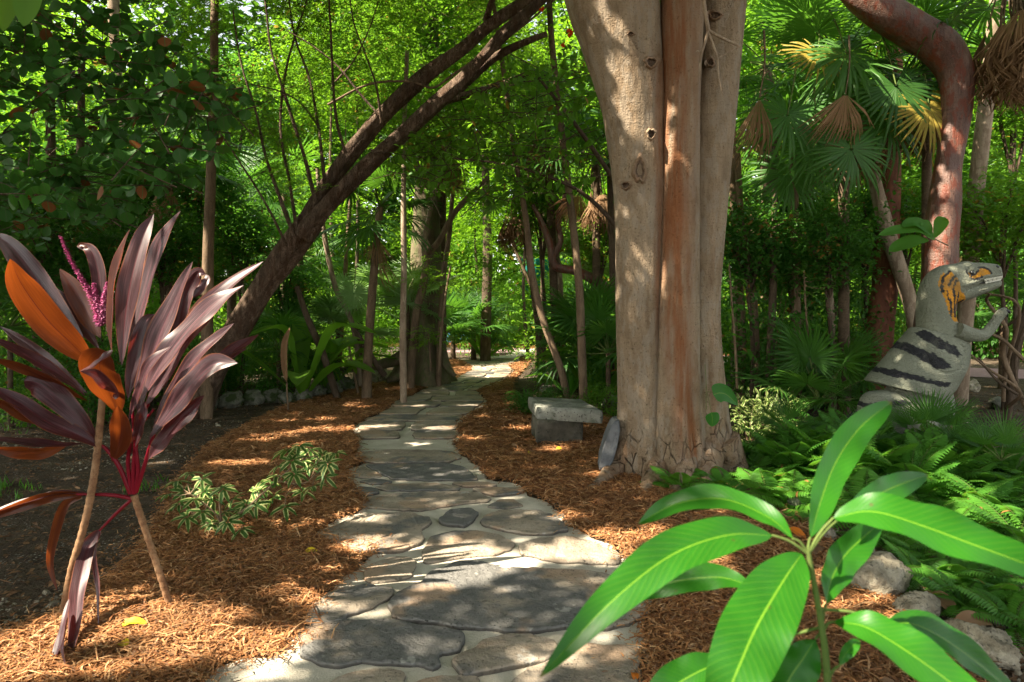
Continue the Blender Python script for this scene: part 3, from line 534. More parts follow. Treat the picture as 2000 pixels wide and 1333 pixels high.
LST = [(1256, 945, 52), (1255, 800, 47), (1249, 600, 47), (1250, 400, 52), (1240, 260, 58), (1232, 180, 66), (1212, 80, 78), (1195, 0, 88), (1150, -170, 86), (1080, -420, 74), (980, -700, 60)]
MST = [(1322, 955, 62), (1320, 880, 52), (1319, 800, 47), (1324, 600, 40), (1328, 400, 36), (1330, 200, 36), (1333, 0, 42), (1335, -250, 44), (1330, -600, 36), (1330, -1000, 26)]
RST = [(1388, 945, 50), (1377, 800, 42), (1367, 600, 39), (1380, 400, 40), (1396, 200, 43), (1412, 0, 45), (1440, -250, 46), (1500, -600, 38), (1580, -900, 28)]
Dm = 6.05
def sx(V): return CX + V[:, 0] / V[:, 1] * F, HY - (V[:, 2] - H) / V[:, 1] * F
def stain_mid(V):
    x, y = sx(V); c = np.interp(y, [0, 300, 600, 760, 900], [1318, 1312, 1318, 1335, 1350]); w_ = np.interp(y, [0, 300, 700, 900], [26, 22, 15, 12]); return np.clip(1.35 - np.abs(x - c) / (w_ * 1.9), 0, 1) * np.interp(y, [-100, 60, 880, 930], [.5, 1, 1, .2])
def stain_left(V):
    x, y = sx(V); return np.clip(1 - np.hypot((x - 1288) / 14, 0), 0, 1) * np.interp(y, [100, 300, 620, 700], [0, .8, .7, 0]) + .5 * np.clip(1 - np.hypot((x - 1290) / 30, (y - 160) / 90), 0, 1)
stem(LST, 6.16, 1.0, 4, stain_left); stem(MST, Dm, 2.3, 5, stain_mid); stem(RST, 6.22, 4.0, 4, lambda V: .5 * np.clip(1 - np.abs(sx(V)[0] - 1395) / 14, 0, 1) * np.interp(sx(V)[1], [300, 600, 900], [0, .6, 1]))
stem([(1345, 930, 75), (1340, 700, 66), (1335, 400, 60), (1335, 150, 50), (1340, 0, 30)], 6.36, 3.0, 3)      # the core that joins them
tr.build('trunk', M['big_bark'], bt)
for i, rows in enumerate([[(1240, 870, 30), (1202, 915, 22), (1165, 948, 9), (1130, 962, 3)], [(1290, 885, 28), (1272, 940, 21), (1245, 985, 10), (1225, 1000, 3)], [(1335, 885, 34), (1330, 945, 24), (1310, 985, 8), (1300, 995, 3)],
                          [(1385, 880, 32), (1378, 940, 22), (1375, 970, 8), (1368, 985, 3)], [(1410, 860, 34), (1442, 920, 22), (1475, 950, 8), (1500, 960, 3)]]):
    q = []
    for (x, y, hw) in rows:
        g_ = G(x, max(y, 905) + 8); d = min(max(g_[1], 5.3), 6.1); q.append((x, y, hw, d))
    p, r = px_path(q, 6); mb = MB(); mb.tube(p, r, 16, 26, .10, seed=i, rnd=.25); mb.build('root', M['big_bark'], bt)
TV = np.vstack(tr.V); TX, TY = sx(TV)
def knot(x, y, hw, hh, seed):                    # a branch scar moulded onto the surface of the stems
    mb = MB(); th = np.linspace(0, 2 * math.pi, 44, endpoint=False); u = np.linspace(0, 1, 14); U, T = np.meshgrid(u, th, indexing='ij')
    R = 1 + .12 * np.sin(T * 3 + seed) + .06 * np.sin(T * 7 + seed); out = .030 * np.exp(-((U - .62) / .15) ** 2) - .012 * np.exp(-(U / .40) ** 2) - .030 * U ** 4 + .004
    X = x + U * R * np.cos(T) * hw; Y = y + U * R * np.sin(T) * hh; near = np.hypot(TX - x, (TY - y)) < hw + hh + 25; vx, vy, vd = TX[near], TY[near], TV[near, 1]; Dp = np.zeros_like(X)
    for i in range(X.shape[0]):
        for j in range(X.shape[1]):
            r_ = np.hypot(vx - X[i, j], vy - Y[i, j]); k = r_ < 9; Dp[i, j] = vd[k].min() if k.any() else vd[np.argmin(r_)]
    Dp = .5 * Dp + .5 * (np.roll(Dp, 1, 1) + np.roll(Dp, -1, 1)) / 2
    Dp[0] = Dp[1].mean(); Pm = np.stack([(X - CX) / F * (Dp - out), Dp - out, H + (HY - Y) / F * (Dp - out)], -1)
    mb.grid(Pm[6:], np.full(Pm[6:].shape, .35), wrap=True); mb.grid(Pm[:7], np.full(Pm[:7].shape, .3), 1, wrap=True); mb.build('knot', [M['big_bark'], M['lean_bark']], bt)
for (x, y, hw, hh) in [(1250, 332, 17, 36), (1272, 122, 17, 15), (1388, 122, 11, 13), (1397, 30, 18, 12), (1272, 262, 12, 14), (1222, 362, 13, 10), (1232, 66, 9, 6)]: knot(x, y, hw, hh, x)
# the dead twig caught on its stems
tw = thing('dead_twig', 'pale bare forked twig hanging against the right stem of the huge tree', 'twig', P(1378, 60, 5.75))
mb = MB()
for rows in ([(1372, -60, 4), (1375, 10, 4), (1382, 50, 4), (1384, 62, 4)], [(1384, 60, 3), (1410, 75, 3), (1430, 84, 2.6), (1446, 92, 2)], [(1383, 62, 3), (1372, 100, 2.4), (1367, 130, 2), (1364, 165, 1.2)], [(1383, 62, 2.4), (1400, 110, 2), (1404, 150, 1.6), (1412, 190, 1)], [(1446, 91, 1.6), (1420, 105, 1.4), (1405, 112, 1)], [(1372, 104, 1.4), (1362, 100, 1.2), (1357, 105, .8)]):
    p, r = px_path(rows, 5.75); mb.tube(p, r, 6, 14, .1)
mb.build('stalk', M['pale_bark'], tw)

# ================================================================ the leaning tree on the left
lt = thing('leaning_tree', 'rough dark tree leaning up to the right over the path, forked into two limbs', 'tree', G(345, 815))
def lob(seed):
    return lambda S, TH: 1 + .13 * np.sin(TH * 2 + S * 1.1 + seed) + .09 * np.sin(TH * 5 - S * 2.3 + seed) + .05 * np.sin(S * 5 + seed)
mb = MB(); p, r = px_path([(365, 835, 36), (408, 740, 29), (446, 672, 25), (492, 598, 23), (554, 506, 22), (606, 432, 23)], 9.45, 9.0); mb.tube(p, r, 28, 70, .08, lob(0)); mb.build('trunk', M['lean_bark'], lt)
LIMBS = [[(590, 455, 20), (618, 400, 17), (652, 345, 16), (700, 280, 15), (760, 213, 14), (830, 150, 13), (900, 98, 12), (962, 45, 11), (1045, -8, 12), (1150, -80, 10)],
         [(592, 462, 20), (640, 403, 16), (690, 352, 14), (742, 300, 13), (800, 250, 13), (850, 205, 13), (895, 165, 13), (940, 115, 10), (985, 65, 12), (1045, 12, 11), (1130, -70, 9)],
         [(880, 188, 11), (920, 155, 8), (960, 118, 7), (1010, 90, 6), (1068, 66, 5)], [(870, 195, 9), (930, 182, 6), (980, 165, 5), (1045, 138, 4)],
         [(950, 40, 8), (960, 5, 6), (985, -50, 5)]]
for i, L_ in enumerate(LIMBS):
    p, r = px_path(L_, 9.0 - .15 * (i == 1), 8.4 + .5 * (i == 0)); mb = MB(); mb.tube(p, r, 20 if i < 2 else 10, 90 if i < 2 else 30, .09, lob(i + 1)); mb.build('limb', M['lean_bark'], lt)
SH = [[(617, 398, 6), (598, 320, 5), (580, 260, 4.5), (556, 185, 4), (530, 100, 3), (520, 20, 2.5), (510, -60, 2)], [(634, 352, 5), (622, 250, 4), (603, 150, 3.5), (575, 70, 3), (560, -40, 2)], [(675, 300, 5), (657, 235, 4), (650, 150, 3.5), (646, 60, 3), (640, -40, 2)],
      [(575, 462, 6), (548, 390, 5), (520, 310, 4), (500, 220, 3), (470, 120, 2.4), (455, 20, 2)], [(580, 455, 5), (566, 360, 4), (548, 250, 3.5), (560, 130, 3), (600, 0, 2)], [(745, 240, 4), (735, 170, 3), (715, 110, 2.5), (690, 40, 2), (680, -40, 1.6)],
      [(740, 225, 3.5), (700, 180, 3), (660, 130, 2.4), (610, 90, 2), (560, 60, 1.5)], [(560, 480, 4), (520, 400, 3), (470, 320, 2.5), (420, 250, 2), (360, 200, 1.4)], [(620, 245, 3), (590, 205, 2.4), (550, 180, 2), (490, 165, 1.4)], [(655, 160, 3), (690, 120, 2), (720, 60, 1.6), (740, 0, 1.2)],
      [(640, 205, 3.2), (720, 165, 3), (800, 160, 2.8), (845, 172, 3), (880, 150, 3.2), (940, 108, 3.2), (1010, 60, 3.2), (1080, 2, 3), (1110, -30, 2.6)]]
for i, L_ in enumerate(SH):
    p, r = px_path(L_, 8.75, 8.6 + .7 * math.sin(i * 2.1)); r = r * .75; mb = MB(); mb.tube(p, r, 6, 34, .12, seed=i); mb.build('branch', M['lean_bark'] if i < 10 else M['thin_bark'], lt)
# its fine feathery foliage: flat sprays of small leaflets along twiglets
def sprays(mb, cen, k, ln=.42, leaf=.036, seed=0, up=.15, dens=17):
    r = np.random.RandomState(seed); k = len(cen); a = r.uniform(0, 6.283, k); d = unit(np.stack([np.cos(a), np.sin(a), r.normal(-.05, .25, k)], -1)); n = perp(np.stack([r.normal(0, .35, k), r.normal(0, .35, k), np.ones(k)], -1), d); s_ = np.cross(d, n)
    for j in range(dens):
        f = (j + 1) / dens; base = cen + d * (ln * (f - .5))[..., None] - n * (ln * .25 * f * f) if np.ndim(ln) else cen + d * ln * (f - .5) - n * ln * .25 * f * f
        for sg in (-1, 1):
            L = leaf * (1.25 - .6 * f) * r.uniform(.7, 1.3, k); mb.leaves(T_RHOMB, base + r.normal(0, .006, (k, 3)), d * .55 + s_ * sg + r.normal(0, .2, (k, 3)), n + r.normal(0, .3, (k, 3)), L, L * .48, np.clip(r.normal(.5, .25, k), 0, 1))
    return d
cen = []
r_ = np.random.RandomState(3)
while len(cen) < 4200:
    px, py = r_.uniform(330, 1080), r_.uniform(-120, 400); 
    lim = np.interp(px, [330, 450, 560, 640, 760, 900, 1080], [140, 240, 370, 370, 330, 330, 200])
    if py > lim + 30 * math.sin(px * .06): continue
    if snoise(px * .03, py * .03, 9) < -.5: continue
    cen.append(P(px, py, (r_.uniform(9.3, 12.8) if px > 640 else r_.uniform(8.2, 12.5))))
cen = np.array(cen); cen = cen[~gap(cen, .12)]; mb = MB(); d_ = sprays(mb, cen, 0, seed=4); mb.build('crown', M['lime'], lt); mb = MB(); mb.leaves(T_STRIP, cen - d_ * .24, d_, (0, 0, 1), .46, .006); mb.leaves(T_STRIP, cen - d_ * .24, d_ + [0, 0, .9], (1, 0, 0), -.5, .007); mb.build('twigs', M['lean_bark'], lt)

# ================================================================ trees on the right
gt = thing('gumbo_tree', 'red peeling barked tree behind the dinosaur, its thick trunk crooked to the left', 'tree', G(1818, 850))
rows = [(1812, 860, 44), (1816, 760, 40), (1822, 650, 38), (1834, 540, 35), (1842, 440, 33), (1846, 390, 32), (1852, 330, 27), (1860, 270, 27), (1869, 205, 29), (1866, 145, 34), (1835, 92, 39), (1780, 55, 38), (1720, 22, 37), (1668, -30, 35), (1630, -110, 34), (1600, -260, 28)]
mb = MB(); p, r = px_path(rows, 8.0, 8.0); r = r * .93; mb.tube(p, r, 40, 150, .07, lambda S, TH: 1 + .04 * np.sin(TH * 3 + S * 3) + .03 * np.sin(S * 7 + TH)); mb.build('trunk', M['gumbo'], gt)
pt_ = thing('slender_tree', 'pale slender tree with scarred bark just right of the crooked red tree', 'tree', G(1868, 790))
mb = MB(); p, r = px_path([(1872, 790, 16), (1880, 680, 15), (1897, 500, 15), (1906, 380, 14), (1918, 270, 14), (1931, 160, 13), (1941, 60, 13), (1952, -60, 12), (1962, -250, 10)], 10.5, 9.3); mb.tube(p, r, 20, 60, .05); mb.build('trunk', M['pale_bark'], pt_)
pl_ = thing('slanting_tree', 'pale speckled trunk slanting down to the back of the dinosaur', 'tree', G(1800, 800))
mb = MB(); p, r = px_path([(1802, 800, 15), (1788, 640, 14), (1768, 560, 14), (1742, 480, 14), (1722, 410, 13), (1708, 350, 11), (1700, 280, 9), (1690, 180, 7)], 9.9); mb.tube(p, r, 18, 50, .05); mb.build('trunk', M['pale_bark'], pl_)
rs_ = thing('red_tree', 'dark red trunk standing in the shade left of the dinosaur', 'tree', G(1712, 790))
mb = MB(); p, r = px_path([(1706, 800, 34), (1712, 740, 30), (1716, 650, 26), (1728, 560, 24), (1732, 470, 23), (1738, 380, 20), (1742, 250, 17), (1750, 60, 13)], 10.2); mb.tube(p, r, 26, 60, .07); mb.build('trunk', M['gumbo_dark'], rs_)

# ================================================================ bench, slate, stones
bn = thing('stone_bench', 'grey stone bench of a thick slab on one block, left of the huge tree', 'bench', G(1100, 868))
def stone_box(corners, z0, z1, mat, name, seed, parent, amp=.012, step=.03, taper=0.):
    mb = MB(); q = np.array(corners, float); out = []
    n = len(q)
    for i in range(n):
        a, b = q[i], q[(i + 1) % n]; k = max(2, int(np.linalg.norm(b - a) / step))
        for j in range(k): out.append(a + (b - a) * j / k)
    q = np.array(out); c = q.mean(0); zs = np.linspace(z0, z1, max(4, int((z1 - z0) / step))); rings = []
    for i, z in enumerate(zs):
        e = .012 if i in (0, len(zs) - 1) else 0.
        rings.append(np.column_stack([q - unit(q - c) * (e + taper * (z - z0)), np.full(len(q), z)]))
    for f in (.66, .33, .02): rings.append(np.column_stack([c + (rings[len(zs) - 1][:, :2] - c) * f, np.full(len(q), z1 + .004 * (1 - f))]))
    Pm = np.array(rings); nx = snoise(Pm[..., 0] * 9 + Pm[..., 2] * 7, Pm[..., 1] * 9 - Pm[..., 2] * 8, seed, 4); dirv = unit(np.concatenate([Pm[..., :2] - c, (Pm[..., 2:] - (z0 + z1) / 2)], -1)); Pm = Pm + dirv * (amp * nx)[..., None]
    mb.grid(Pm, np.full(Pm.shape, .5), wrap=True); bt_ = Pm[0]; cc = bt_.mean(0); k = len(bt_); i = np.arange(k); mb.add(np.vstack([bt_, cc]), np.stack([(i + 1) % k, i, np.full(k, k), np.full(k, -1)], -1), (.5, .5, .5)); return mb.build(name, mat, parent)
zt = .40
def Gz(x, y, z): return G(x, y, z)[:2]
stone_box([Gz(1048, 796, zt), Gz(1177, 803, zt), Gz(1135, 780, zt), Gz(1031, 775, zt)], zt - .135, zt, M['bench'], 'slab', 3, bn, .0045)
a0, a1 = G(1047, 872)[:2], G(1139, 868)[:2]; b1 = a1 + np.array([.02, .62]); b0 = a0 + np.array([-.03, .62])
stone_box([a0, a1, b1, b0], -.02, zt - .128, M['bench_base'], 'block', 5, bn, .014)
sl_ = thing('slate_slab', 'upright slab of grey slate leaning against the foot of the huge tree', 'slate', G(1185, 915))
mb = MB(); d_ = 6.0; out = [(1171, 919), (1173, 896), (1184, 858), (1194, 832), (1201, 824), (1210, 823), (1212, 842), (1206, 874), (1198, 902), (1188, 919)]
f0 = np.array([P(x, y, 5.95 + (917 - y) * .0006) for x, y in out]); th = np.array([.085, .05, .0]); q0 = f0; q1 = f0 + np.array([.02, .30, .0]); c0 = q0.mean(0); c1 = q1.mean(0)
Pm = np.stack([c0 + (q0 - c0) * .02, c0 + (q0 - c0) * .6, c0 + (q0 - c0) * .9, q0 + [0, .015, 0], q1 - [0, .015, 0], c1 + (q1 - c1) * .9, c1 + (q1 - c1) * .02]); Pm[:, :, 1] += .006 * snoise(Pm[..., 0] * 40, Pm[..., 2] * 30, 4); mb.grid(Pm, np.full(Pm.shape, .5), wrap=True); mb.build('slab', M['slate'], sl_, smooth=False)
def ico():
    import bmesh
    b = bmesh.new(); bmesh.ops.create_icosphere(b, subdivisions=4, radius=1.0); v = np.array([x.co[:] for x in b.verts]); f = np.array([[q.index for q in x.verts] + [-1] for x in b.faces]); b.free(); return v, f
IV, IF = ico()
def rock_mesh(seed, sx_, sy_, sz_):
    r = np.random.RandomState(seed); v = IV.copy(); n = snoise(v[:, 0] * 1.6 + v[:, 2] * 1.1 + 3, v[:, 1] * 1.6 - v[:, 2] * .9, seed, 2) * .22 + .15 * snoise(v[:, 0] * 6 + v[:, 2] * 5, v[:, 1] * 7 - v[:, 2] * 6, seed + 1, 3) + .09 * snoise(v[:, 0] * 17 - v[:, 2] * 15, v[:, 1] * 18 + v[:, 2] * 14, seed + 2, 2)
    v = v * (1 + n)[:, None] * [sx_, sy_, sz_]; mb = MB(); mb.add(v, IF, (.5, .5, .5)); return mb
def rock(px, py, hw, hh, mat, label, seed, group=None, dy=0.7):
    g0 = G(px, py); d = g0[1]; s = hw / F * d; z = hh / F * d; o = rock_mesh(seed, s, s * dy, z).build('rock', M[mat], None); o.location = [float(g0[0]), float(d + s * .35), float(z * .55)]; o.rotation_euler = (0, 0, seed * 1.3); return tag(o, label, 'rock', group)
for a in [(1730, 1165, 62, 42, 'lime_rock', 'long pale pitted rock edging the mulch, biggest one behind the mango stem', 3), (1690, 1105, 34, 26, 'lime_rock', 'pale rock just above the biggest pale edging rock', 8), (1612, 1058, 22, 22, 'lime_rock', 'small pale rock beside the orange dead leaf', 12), (1800, 1215, 40, 30, 'lime_rock', 'pale rock partly under the lower right mango leaf', 17), (1935, 1300, 60, 42, 'lime_rock', 'pale edging rock in the bottom right corner', 21),
          (1195, 800, 20, 18, 'moss_rock', 'mossy rock between the bench and the huge tree', 31), (1215, 845, 22, 20, 'lime_rock', 'pale rock behind the upright slate', 33), (1160, 775, 24, 12, 'moss_rock', 'low mossy rock behind the right end of the bench', 37), (1068, 768, 14, 10, 'moss_rock', 'small mossy rock behind the left end of the bench', 39),
          (1715, 735, 16, 12, 'lime_rock', 'pale rock lying beside the dark red trunk', 41), (1640, 742, 22, 14, 'lime_rock', 'pale mossy rock lying before the slim trunks on the right', 43), (1905, 765, 18, 13, 'lime_rock', 'pale rock under the belly side of the dinosaur, near the road', 47), (1960, 800, 26, 14, 'moss_rock', 'low grey rock in the ferns at the far right', 49), (1560, 1000, 20, 17, 'moss_rock', 'grey rock half buried in ferns at the foot of the huge tree', 53), (1470, 960, 22, 17, 'moss_rock', 'brown grey rock beside the right root of the huge tree', 55), (1790, 935, 18, 16, 'moss_rock', 'dark grey rock at the feet of the dinosaur', 57)]: rock(*a)
LR = ['first', 'second', 'third', 'fourth', 'fifth', 'sixth', 'seventh', 'eighth', 'ninth', 'tenth', 'eleventh', 'twelfth', 'thirteenth']
for i, (x, y, hw, hh) in enumerate([(405, 800, 22, 20), (448, 797, 25, 20), (492, 790, 22, 17), (528, 786, 20, 15), (560, 788, 17, 14), (590, 784, 20, 16), (618, 775, 17, 14), (648, 772, 18, 17), (672, 765, 18, 18), (700, 752, 17, 15), (722, 748, 15, 14), (742, 742, 16, 20), (762, 742, 13, 10)]):
    rock(x, y, hw, hh, 'moss_rock' if i < 10 else 'lime_rock', LR[i] + ' rock, counted from the left, in the mossy row edging the left mulch bed', 60 + i, 'mossy rocks edging the left mulch bed', .9)
# ================================================================ the dinosaur sculpture
Dd = 6.9
def dz(x, y): return 1600 + x / 3.3325, 480 + y / 3.3325             # coordinates read off an enlargement of the figure
def DP(x, y, lat=0.):
    q = P(*dz(x, y), Dd); return np.array([q[0], Dd + lat, q[2]])
UZ = Dd / F / 3.3325
dn = thing('dinosaur_statue', 'grey green dinosaur sculpture with black stripes and an orange neck, standing among ferns', 'statue', G(*dz(560, 1395)))
BL, OR, GY, WH, GD = (.022, .022, .024), (.50, .22, .018), (.195, .202, .148), (.62, .60, .52), (.17, .172, .13)
STRIPES = [[(590, 562), (640, 545), (700, 600), (790, 650), (822, 705), (790, 712), (700, 672), (620, 622)], [(485, 655), (530, 622), (572, 660), (640, 688), (712, 738), (738, 780), (660, 788), (580, 742), (530, 702)],
           [(345, 815), (390, 792), (480, 812), (560, 838), (640, 858), (745, 872), (735, 902), (640, 888), (540, 862), (420, 845)], [(180, 1030), (225, 1000), (330, 995), (450, 980), (525, 1000), (440, 1012), (350, 1020), (250, 1035)]]
ORP = [(795, 165), (832, 200), (850, 245), (862, 295), (912, 350), (902, 420), (870, 500), (790, 482), (770, 400), (738, 300), (722, 250), (748, 198)]
NL = [[(800, 172), (762, 210), (745, 255), (742, 300)], [(832, 205), (795, 235), (780, 265)], [(838, 225), (815, 262)], [(772, 300), (790, 370), (798, 420), (785, 470)], [(812, 280), (820, 340), (832, 400), (825, 460)], [(845, 310), (855, 360), (850, 400)], [(892, 355), (870, 400), (866, 440)], [(905, 385), (885, 430), (870, 480)]]
EYP = [(905, 172), (950, 192), (1000, 152), (1060, 160), (1078, 185), (1000, 205), (980, 225), (930, 216)]
EL = [[(905, 165), (908, 190), (935, 200), (962, 190), (985, 165)], [(922, 214), (958, 226), (985, 218), (1005, 205)], [(990, 146), (1030, 146), (1060, 160), (1078, 184)]]
def paint(mb, i0, extra=None):
    for V in mb.V[i0:]:
        x = (CX + (V[:, 0]) / Dd * F - 1600) * 3.3325; y = (HY - (V[:, 2] - H) / Dd * F - 480) * 3.3325
        wob = 7 * snoise(x * .11, y * .11, 3, 3) ; xw, yw = x + wob, y + 7 * snoise(x * .12 + 9, y * .12, 4, 3)
        c = np.tile(np.array(GY), (len(V), 1)); c *= (1 + .16 * snoise(x * .02, y * .02, 8, 3))[:, None]
        back = V[:, 1] > Dd + .9
        for s in STRIPES: c[inpoly(xw, yw, s)] = BL
        k = inpoly(xw, yw, ORP); c[k] = OR
        for l in NL: c[(dseg(xw, yw, l) < 8) & k] = BL
        k = inpoly(x + wob * .5, y, EYP); c[k] = OR
        for l in EL: c[dseg(x, y, l) < 7] = BL
        if extra is not None: c = extra(x, y, c)
        mb.col.append(c)
m, t = newmat('painted_concrete'); at = N(t, 'ShaderNodeAttribute', attribute_name='paint'); o = objco(t); nz = noise(t, o, 9, 4.)
c = mix(t, mth(t, 'MULTIPLY', smooth(t, noise(t, o, 5., 5.), .5, .7), .35), at.outputs['Color'], (.16, .155, .11)); vo = N(t, 'ShaderNodeTexVoronoi', {'Vector': objco(t, (1, 1, 1)), 'Scale': 26.}, feature='DISTANCE_TO_EDGE').outputs['Distance']
wr = noise(t, objco(t, (3, 3, 14)), 2.0, 4.)
finish(t, c, .85, mth(t, 'ADD', mth(t, 'MULTIPLY', smooth(t, vo, 0., .12), .35), mth(t, 'ADD', mth(t, 'MULTIPLY', wr, .8), mth(t, 'MULTIPLY', noise(t, o, 60., 3.), .25))), .75, .02, .25); M['dino'] = m
m, t = newmat('statue_teeth'); finish(t, (.62, .60, .50), .4, spec=.4); M['teeth'] = m
m, t = newmat('statue_black'); finish(t, (.012, .012, .013), .35, spec=.5); M['black'] = m
def plan(rows, n=72, k=90, close=True, wr=0., seed=0, mb=None, sq=2.0):  # rows (x, y, in-plane half, lateral half, lateral offset)
    mb = mb or MB(); R = np.array([(r + (0,))[:5] for r in rows], float); q = crom(R, k); T = unit(np.gradient(q[:, :2], axis=0)); Nn = np.column_stack([T[:, 1], -T[:, 0]])
    th = np.linspace(0, 2 * math.pi, n, endpoint=False); ct, st = np.cos(th), np.sin(th); ct = np.sign(ct) * np.abs(ct) ** (2 / sq); st = np.sign(st) * np.abs(st) ** (2 / sq)
    A = np.maximum(q[:, 2], .5)[:, None] * ct; Bq = np.maximum(q[:, 3], .5)[:, None] * st + q[:, 4][:, None]
    S = np.linspace(0, 1, k)[:, None] * np.ones(n); TH = th[None] * np.ones((k, 1)); b = 1 + .02 * snoise(S * 14 + np.cos(TH) * 2, np.sin(TH) * 3 + S * 5, seed, 3) + wr * np.sin(S * 60 + 2 * np.sin(TH * 2)) ; A = A * b; Bq = Bq * b
    X = q[:, 0][:, None] + A * Nn[:, 0][:, None]; Y = q[:, 1][:, None] + A * Nn[:, 1][:, None]
    o0 = DP(0, 0); Pm = np.stack([o0[0] + X * UZ, Dd + Bq * UZ, o0[2] - Y * UZ], -1); mb.grid(Pm, np.full(Pm.shape, .5), wrap=True)
    for e in (0, -1):
        c0 = Pm[e].mean(0); i = np.arange(n); mb.add(np.vstack([Pm[e], c0]), np.stack([i, (i + 1) % n, np.full(n, n), np.full(n, -1)], -1), (.5, .5, .5))
    return mb
# head with the neck and the shoulder collar it is moulded with
mb = plan([(800, 610, 60, 60), (782, 590, 140, 130), (775, 560, 128, 128), (762, 500, 112, 112), (757, 430, 108, 104), (762, 365, 112, 100), (782, 305, 122, 98), (825, 255, 126, 97), (890, 225, 110, 92), (960, 203, 92, 82), (1030, 186, 76, 70), (1090, 178, 64, 60), (1135, 172, 54, 52), (1160, 170, 42, 42), (1172, 168, 22, 24), (1175, 168, 4, 6)], 96, 170, seed=2, sq=2.3)
i0 = 0
ys = [(925, 150), (950, 138), (985, 142)]
for V in mb.V:                                                          # brow ridge, cheek and lip rolls
    x = (CX + V[:, 0] / Dd * F - 1600) * 3.3325; y = (HY - (V[:, 2] - H) / Dd * F - 480) * 3.3325; sgn = np.sign(V[:, 1] - Dd)
    V[:, 1] += sgn * UZ * (14 * np.exp(-(np.hypot(x - 945, (y - 150) * 1.2) / 26) ** 2) - 9 * np.exp(-(np.hypot(x - 935, (y - 185) * 1.3) / 15) ** 2) + 8 * np.exp(-(dseg(x, y, [(880, 255), (960, 245), (1020, 212), (1100, 200), (1165, 196)]) / 12) ** 2) + 10 * np.exp(-(np.hypot(x - 900, y - 262) / 40) ** 2))
    V[:, 2] += UZ * 12 * np.exp(-(np.hypot(x - 945, y - 122) / 28) ** 2)
paint(mb, 0); mb.build('head', M['dino'], dn)
mb = plan([(830, 330, 40, 70), (880, 320, 58, 84), (960, 300, 52, 76), (1030, 282, 44, 66), (1090, 264, 38, 58), (1135, 250, 34, 50), (1160, 238, 26, 38), (1172, 232, 10, 16)], 60, 80, seed=3); paint(mb, 0); mb.build('jaw', M['dino'], dn)
hd_ = [o for o in dn.children if o.name.startswith('head')][0]; jw_ = [o for o in dn.children if o.name.startswith('jaw')][0]
for sg in (-1, 1):
    for j in range(13):
        f = j / 12; x = 1028 + 128 * f; y = 226 - 22 * f; lat = sg * np.interp(f, [0, .5, .85, 1], [73, 64, 53, 43]); hh = 13 + 5 * math.sin(j * 2.2)
        mb = MB(); a = DP(x, y - 5, lat * UZ); b = DP(x + 1, y + hh, lat * UZ * .98); mb.tube([a, (a + b) / 2, b], [5.2 * UZ, 4.6 * UZ, 1.2 * UZ], 8, 7); mb.build('tooth', M['teeth'], hd_)
    for j in range(12):
        f = (j + .5) / 12; x = 1034 + 120 * f; y = 248 - 24 * f; lat = sg * np.interp(f, [0, .5, .85, 1], [67, 60, 50, 40]); mb = MB(); a = DP(x, y + 2, lat * UZ); b = DP(x, y - 13, lat * UZ); mb.tube([a, (a + b) / 2, b], [4.2 * UZ, 3.6 * UZ, 1 * UZ], 8, 7); mb.build('tooth', M['teeth'], jw_)
mb = plan([(880, 272, 3, 60), (940, 262, 8, 72), (1010, 244, 14, 66), (1090, 228, 15, 54), (1150, 214, 13, 42)], 24, 30); mb.build('mouth', M['black'], dn)
for sg in (-1, 1):
    q = DP(936, 180, sg * 88 * UZ); mb = MB(); mb.add(IV * 12 * UZ + q, IF, (.5, .5, .5)); mb.build('eye', M['black'], dn)
    q = DP(1128, 142, sg * 40 * UZ); mb = MB(); mb.add(IV * [15 * UZ, 12 * UZ, 11 * UZ] + q, IF, (.5, .5, .5)); mb.build('nostril', M['black'], dn)
def slices(rows, n=80, k=110, seed=0, sq=2.2, wr=0.):  # rows (left x, y, right x, y, lateral half, lateral offset)
    mb = MB(); q = crom(np.array([(r + (0,))[:6] for r in rows], float), k); th = np.linspace(0, 2 * math.pi, n, endpoint=False); ct, st = np.cos(th), np.sin(th); ct = np.sign(ct) * np.abs(ct) ** (2 / sq); st = np.sign(st) * np.abs(st) ** (2 / sq)
    S = np.linspace(0, 1, k)[:, None] * np.ones(n); TH = th[None] * np.ones((k, 1)); b = 1 + .018 * snoise(S * 14 + np.cos(TH) * 2, np.sin(TH) * 3 + S * 5, seed, 3) + wr * np.sin(S * 60 + 2 * np.sin(TH * 2))
    X = (q[:, 0] + q[:, 2])[:, None] / 2 + (q[:, 2] - q[:, 0])[:, None] / 2 * ct * b; Y = (q[:, 1] + q[:, 3])[:, None] / 2 + (q[:, 3] - q[:, 1])[:, None] / 2 * ct * b; L = q[:, 5][:, None] + q[:, 4][:, None] * st * b
    o0 = DP(0, 0); Pm = np.stack([o0[0] + X * UZ, Dd + L * UZ, o0[2] - Y * UZ], -1); mb.grid(Pm, np.full(Pm.shape, .5), wrap=True)
    for e in (0, -1):
        c0 = Pm[e].mean(0); i = np.arange(n); mb.add(np.vstack([Pm[e], c0]), np.stack([i, (i + 1) % n, np.full(n, n), np.full(n, -1)], -1), (.5, .5, .5))
    return mb
mb = slices([(615, 530, 800, 590, 95), (602, 542, 945, 630, 138), (562, 590, 957, 690, 160), (506, 655, 946, 745, 178), (450, 725, 926, 802, 190), (390, 795, 896, 866, 196), (336, 852, 850, 935, 198), (318, 872, 800, 990, 197), (318, 880, 790, 998, 195), (330, 884, 770, 992, 186), (360, 870, 740, 960, 170)], 100, 140, seed=5)
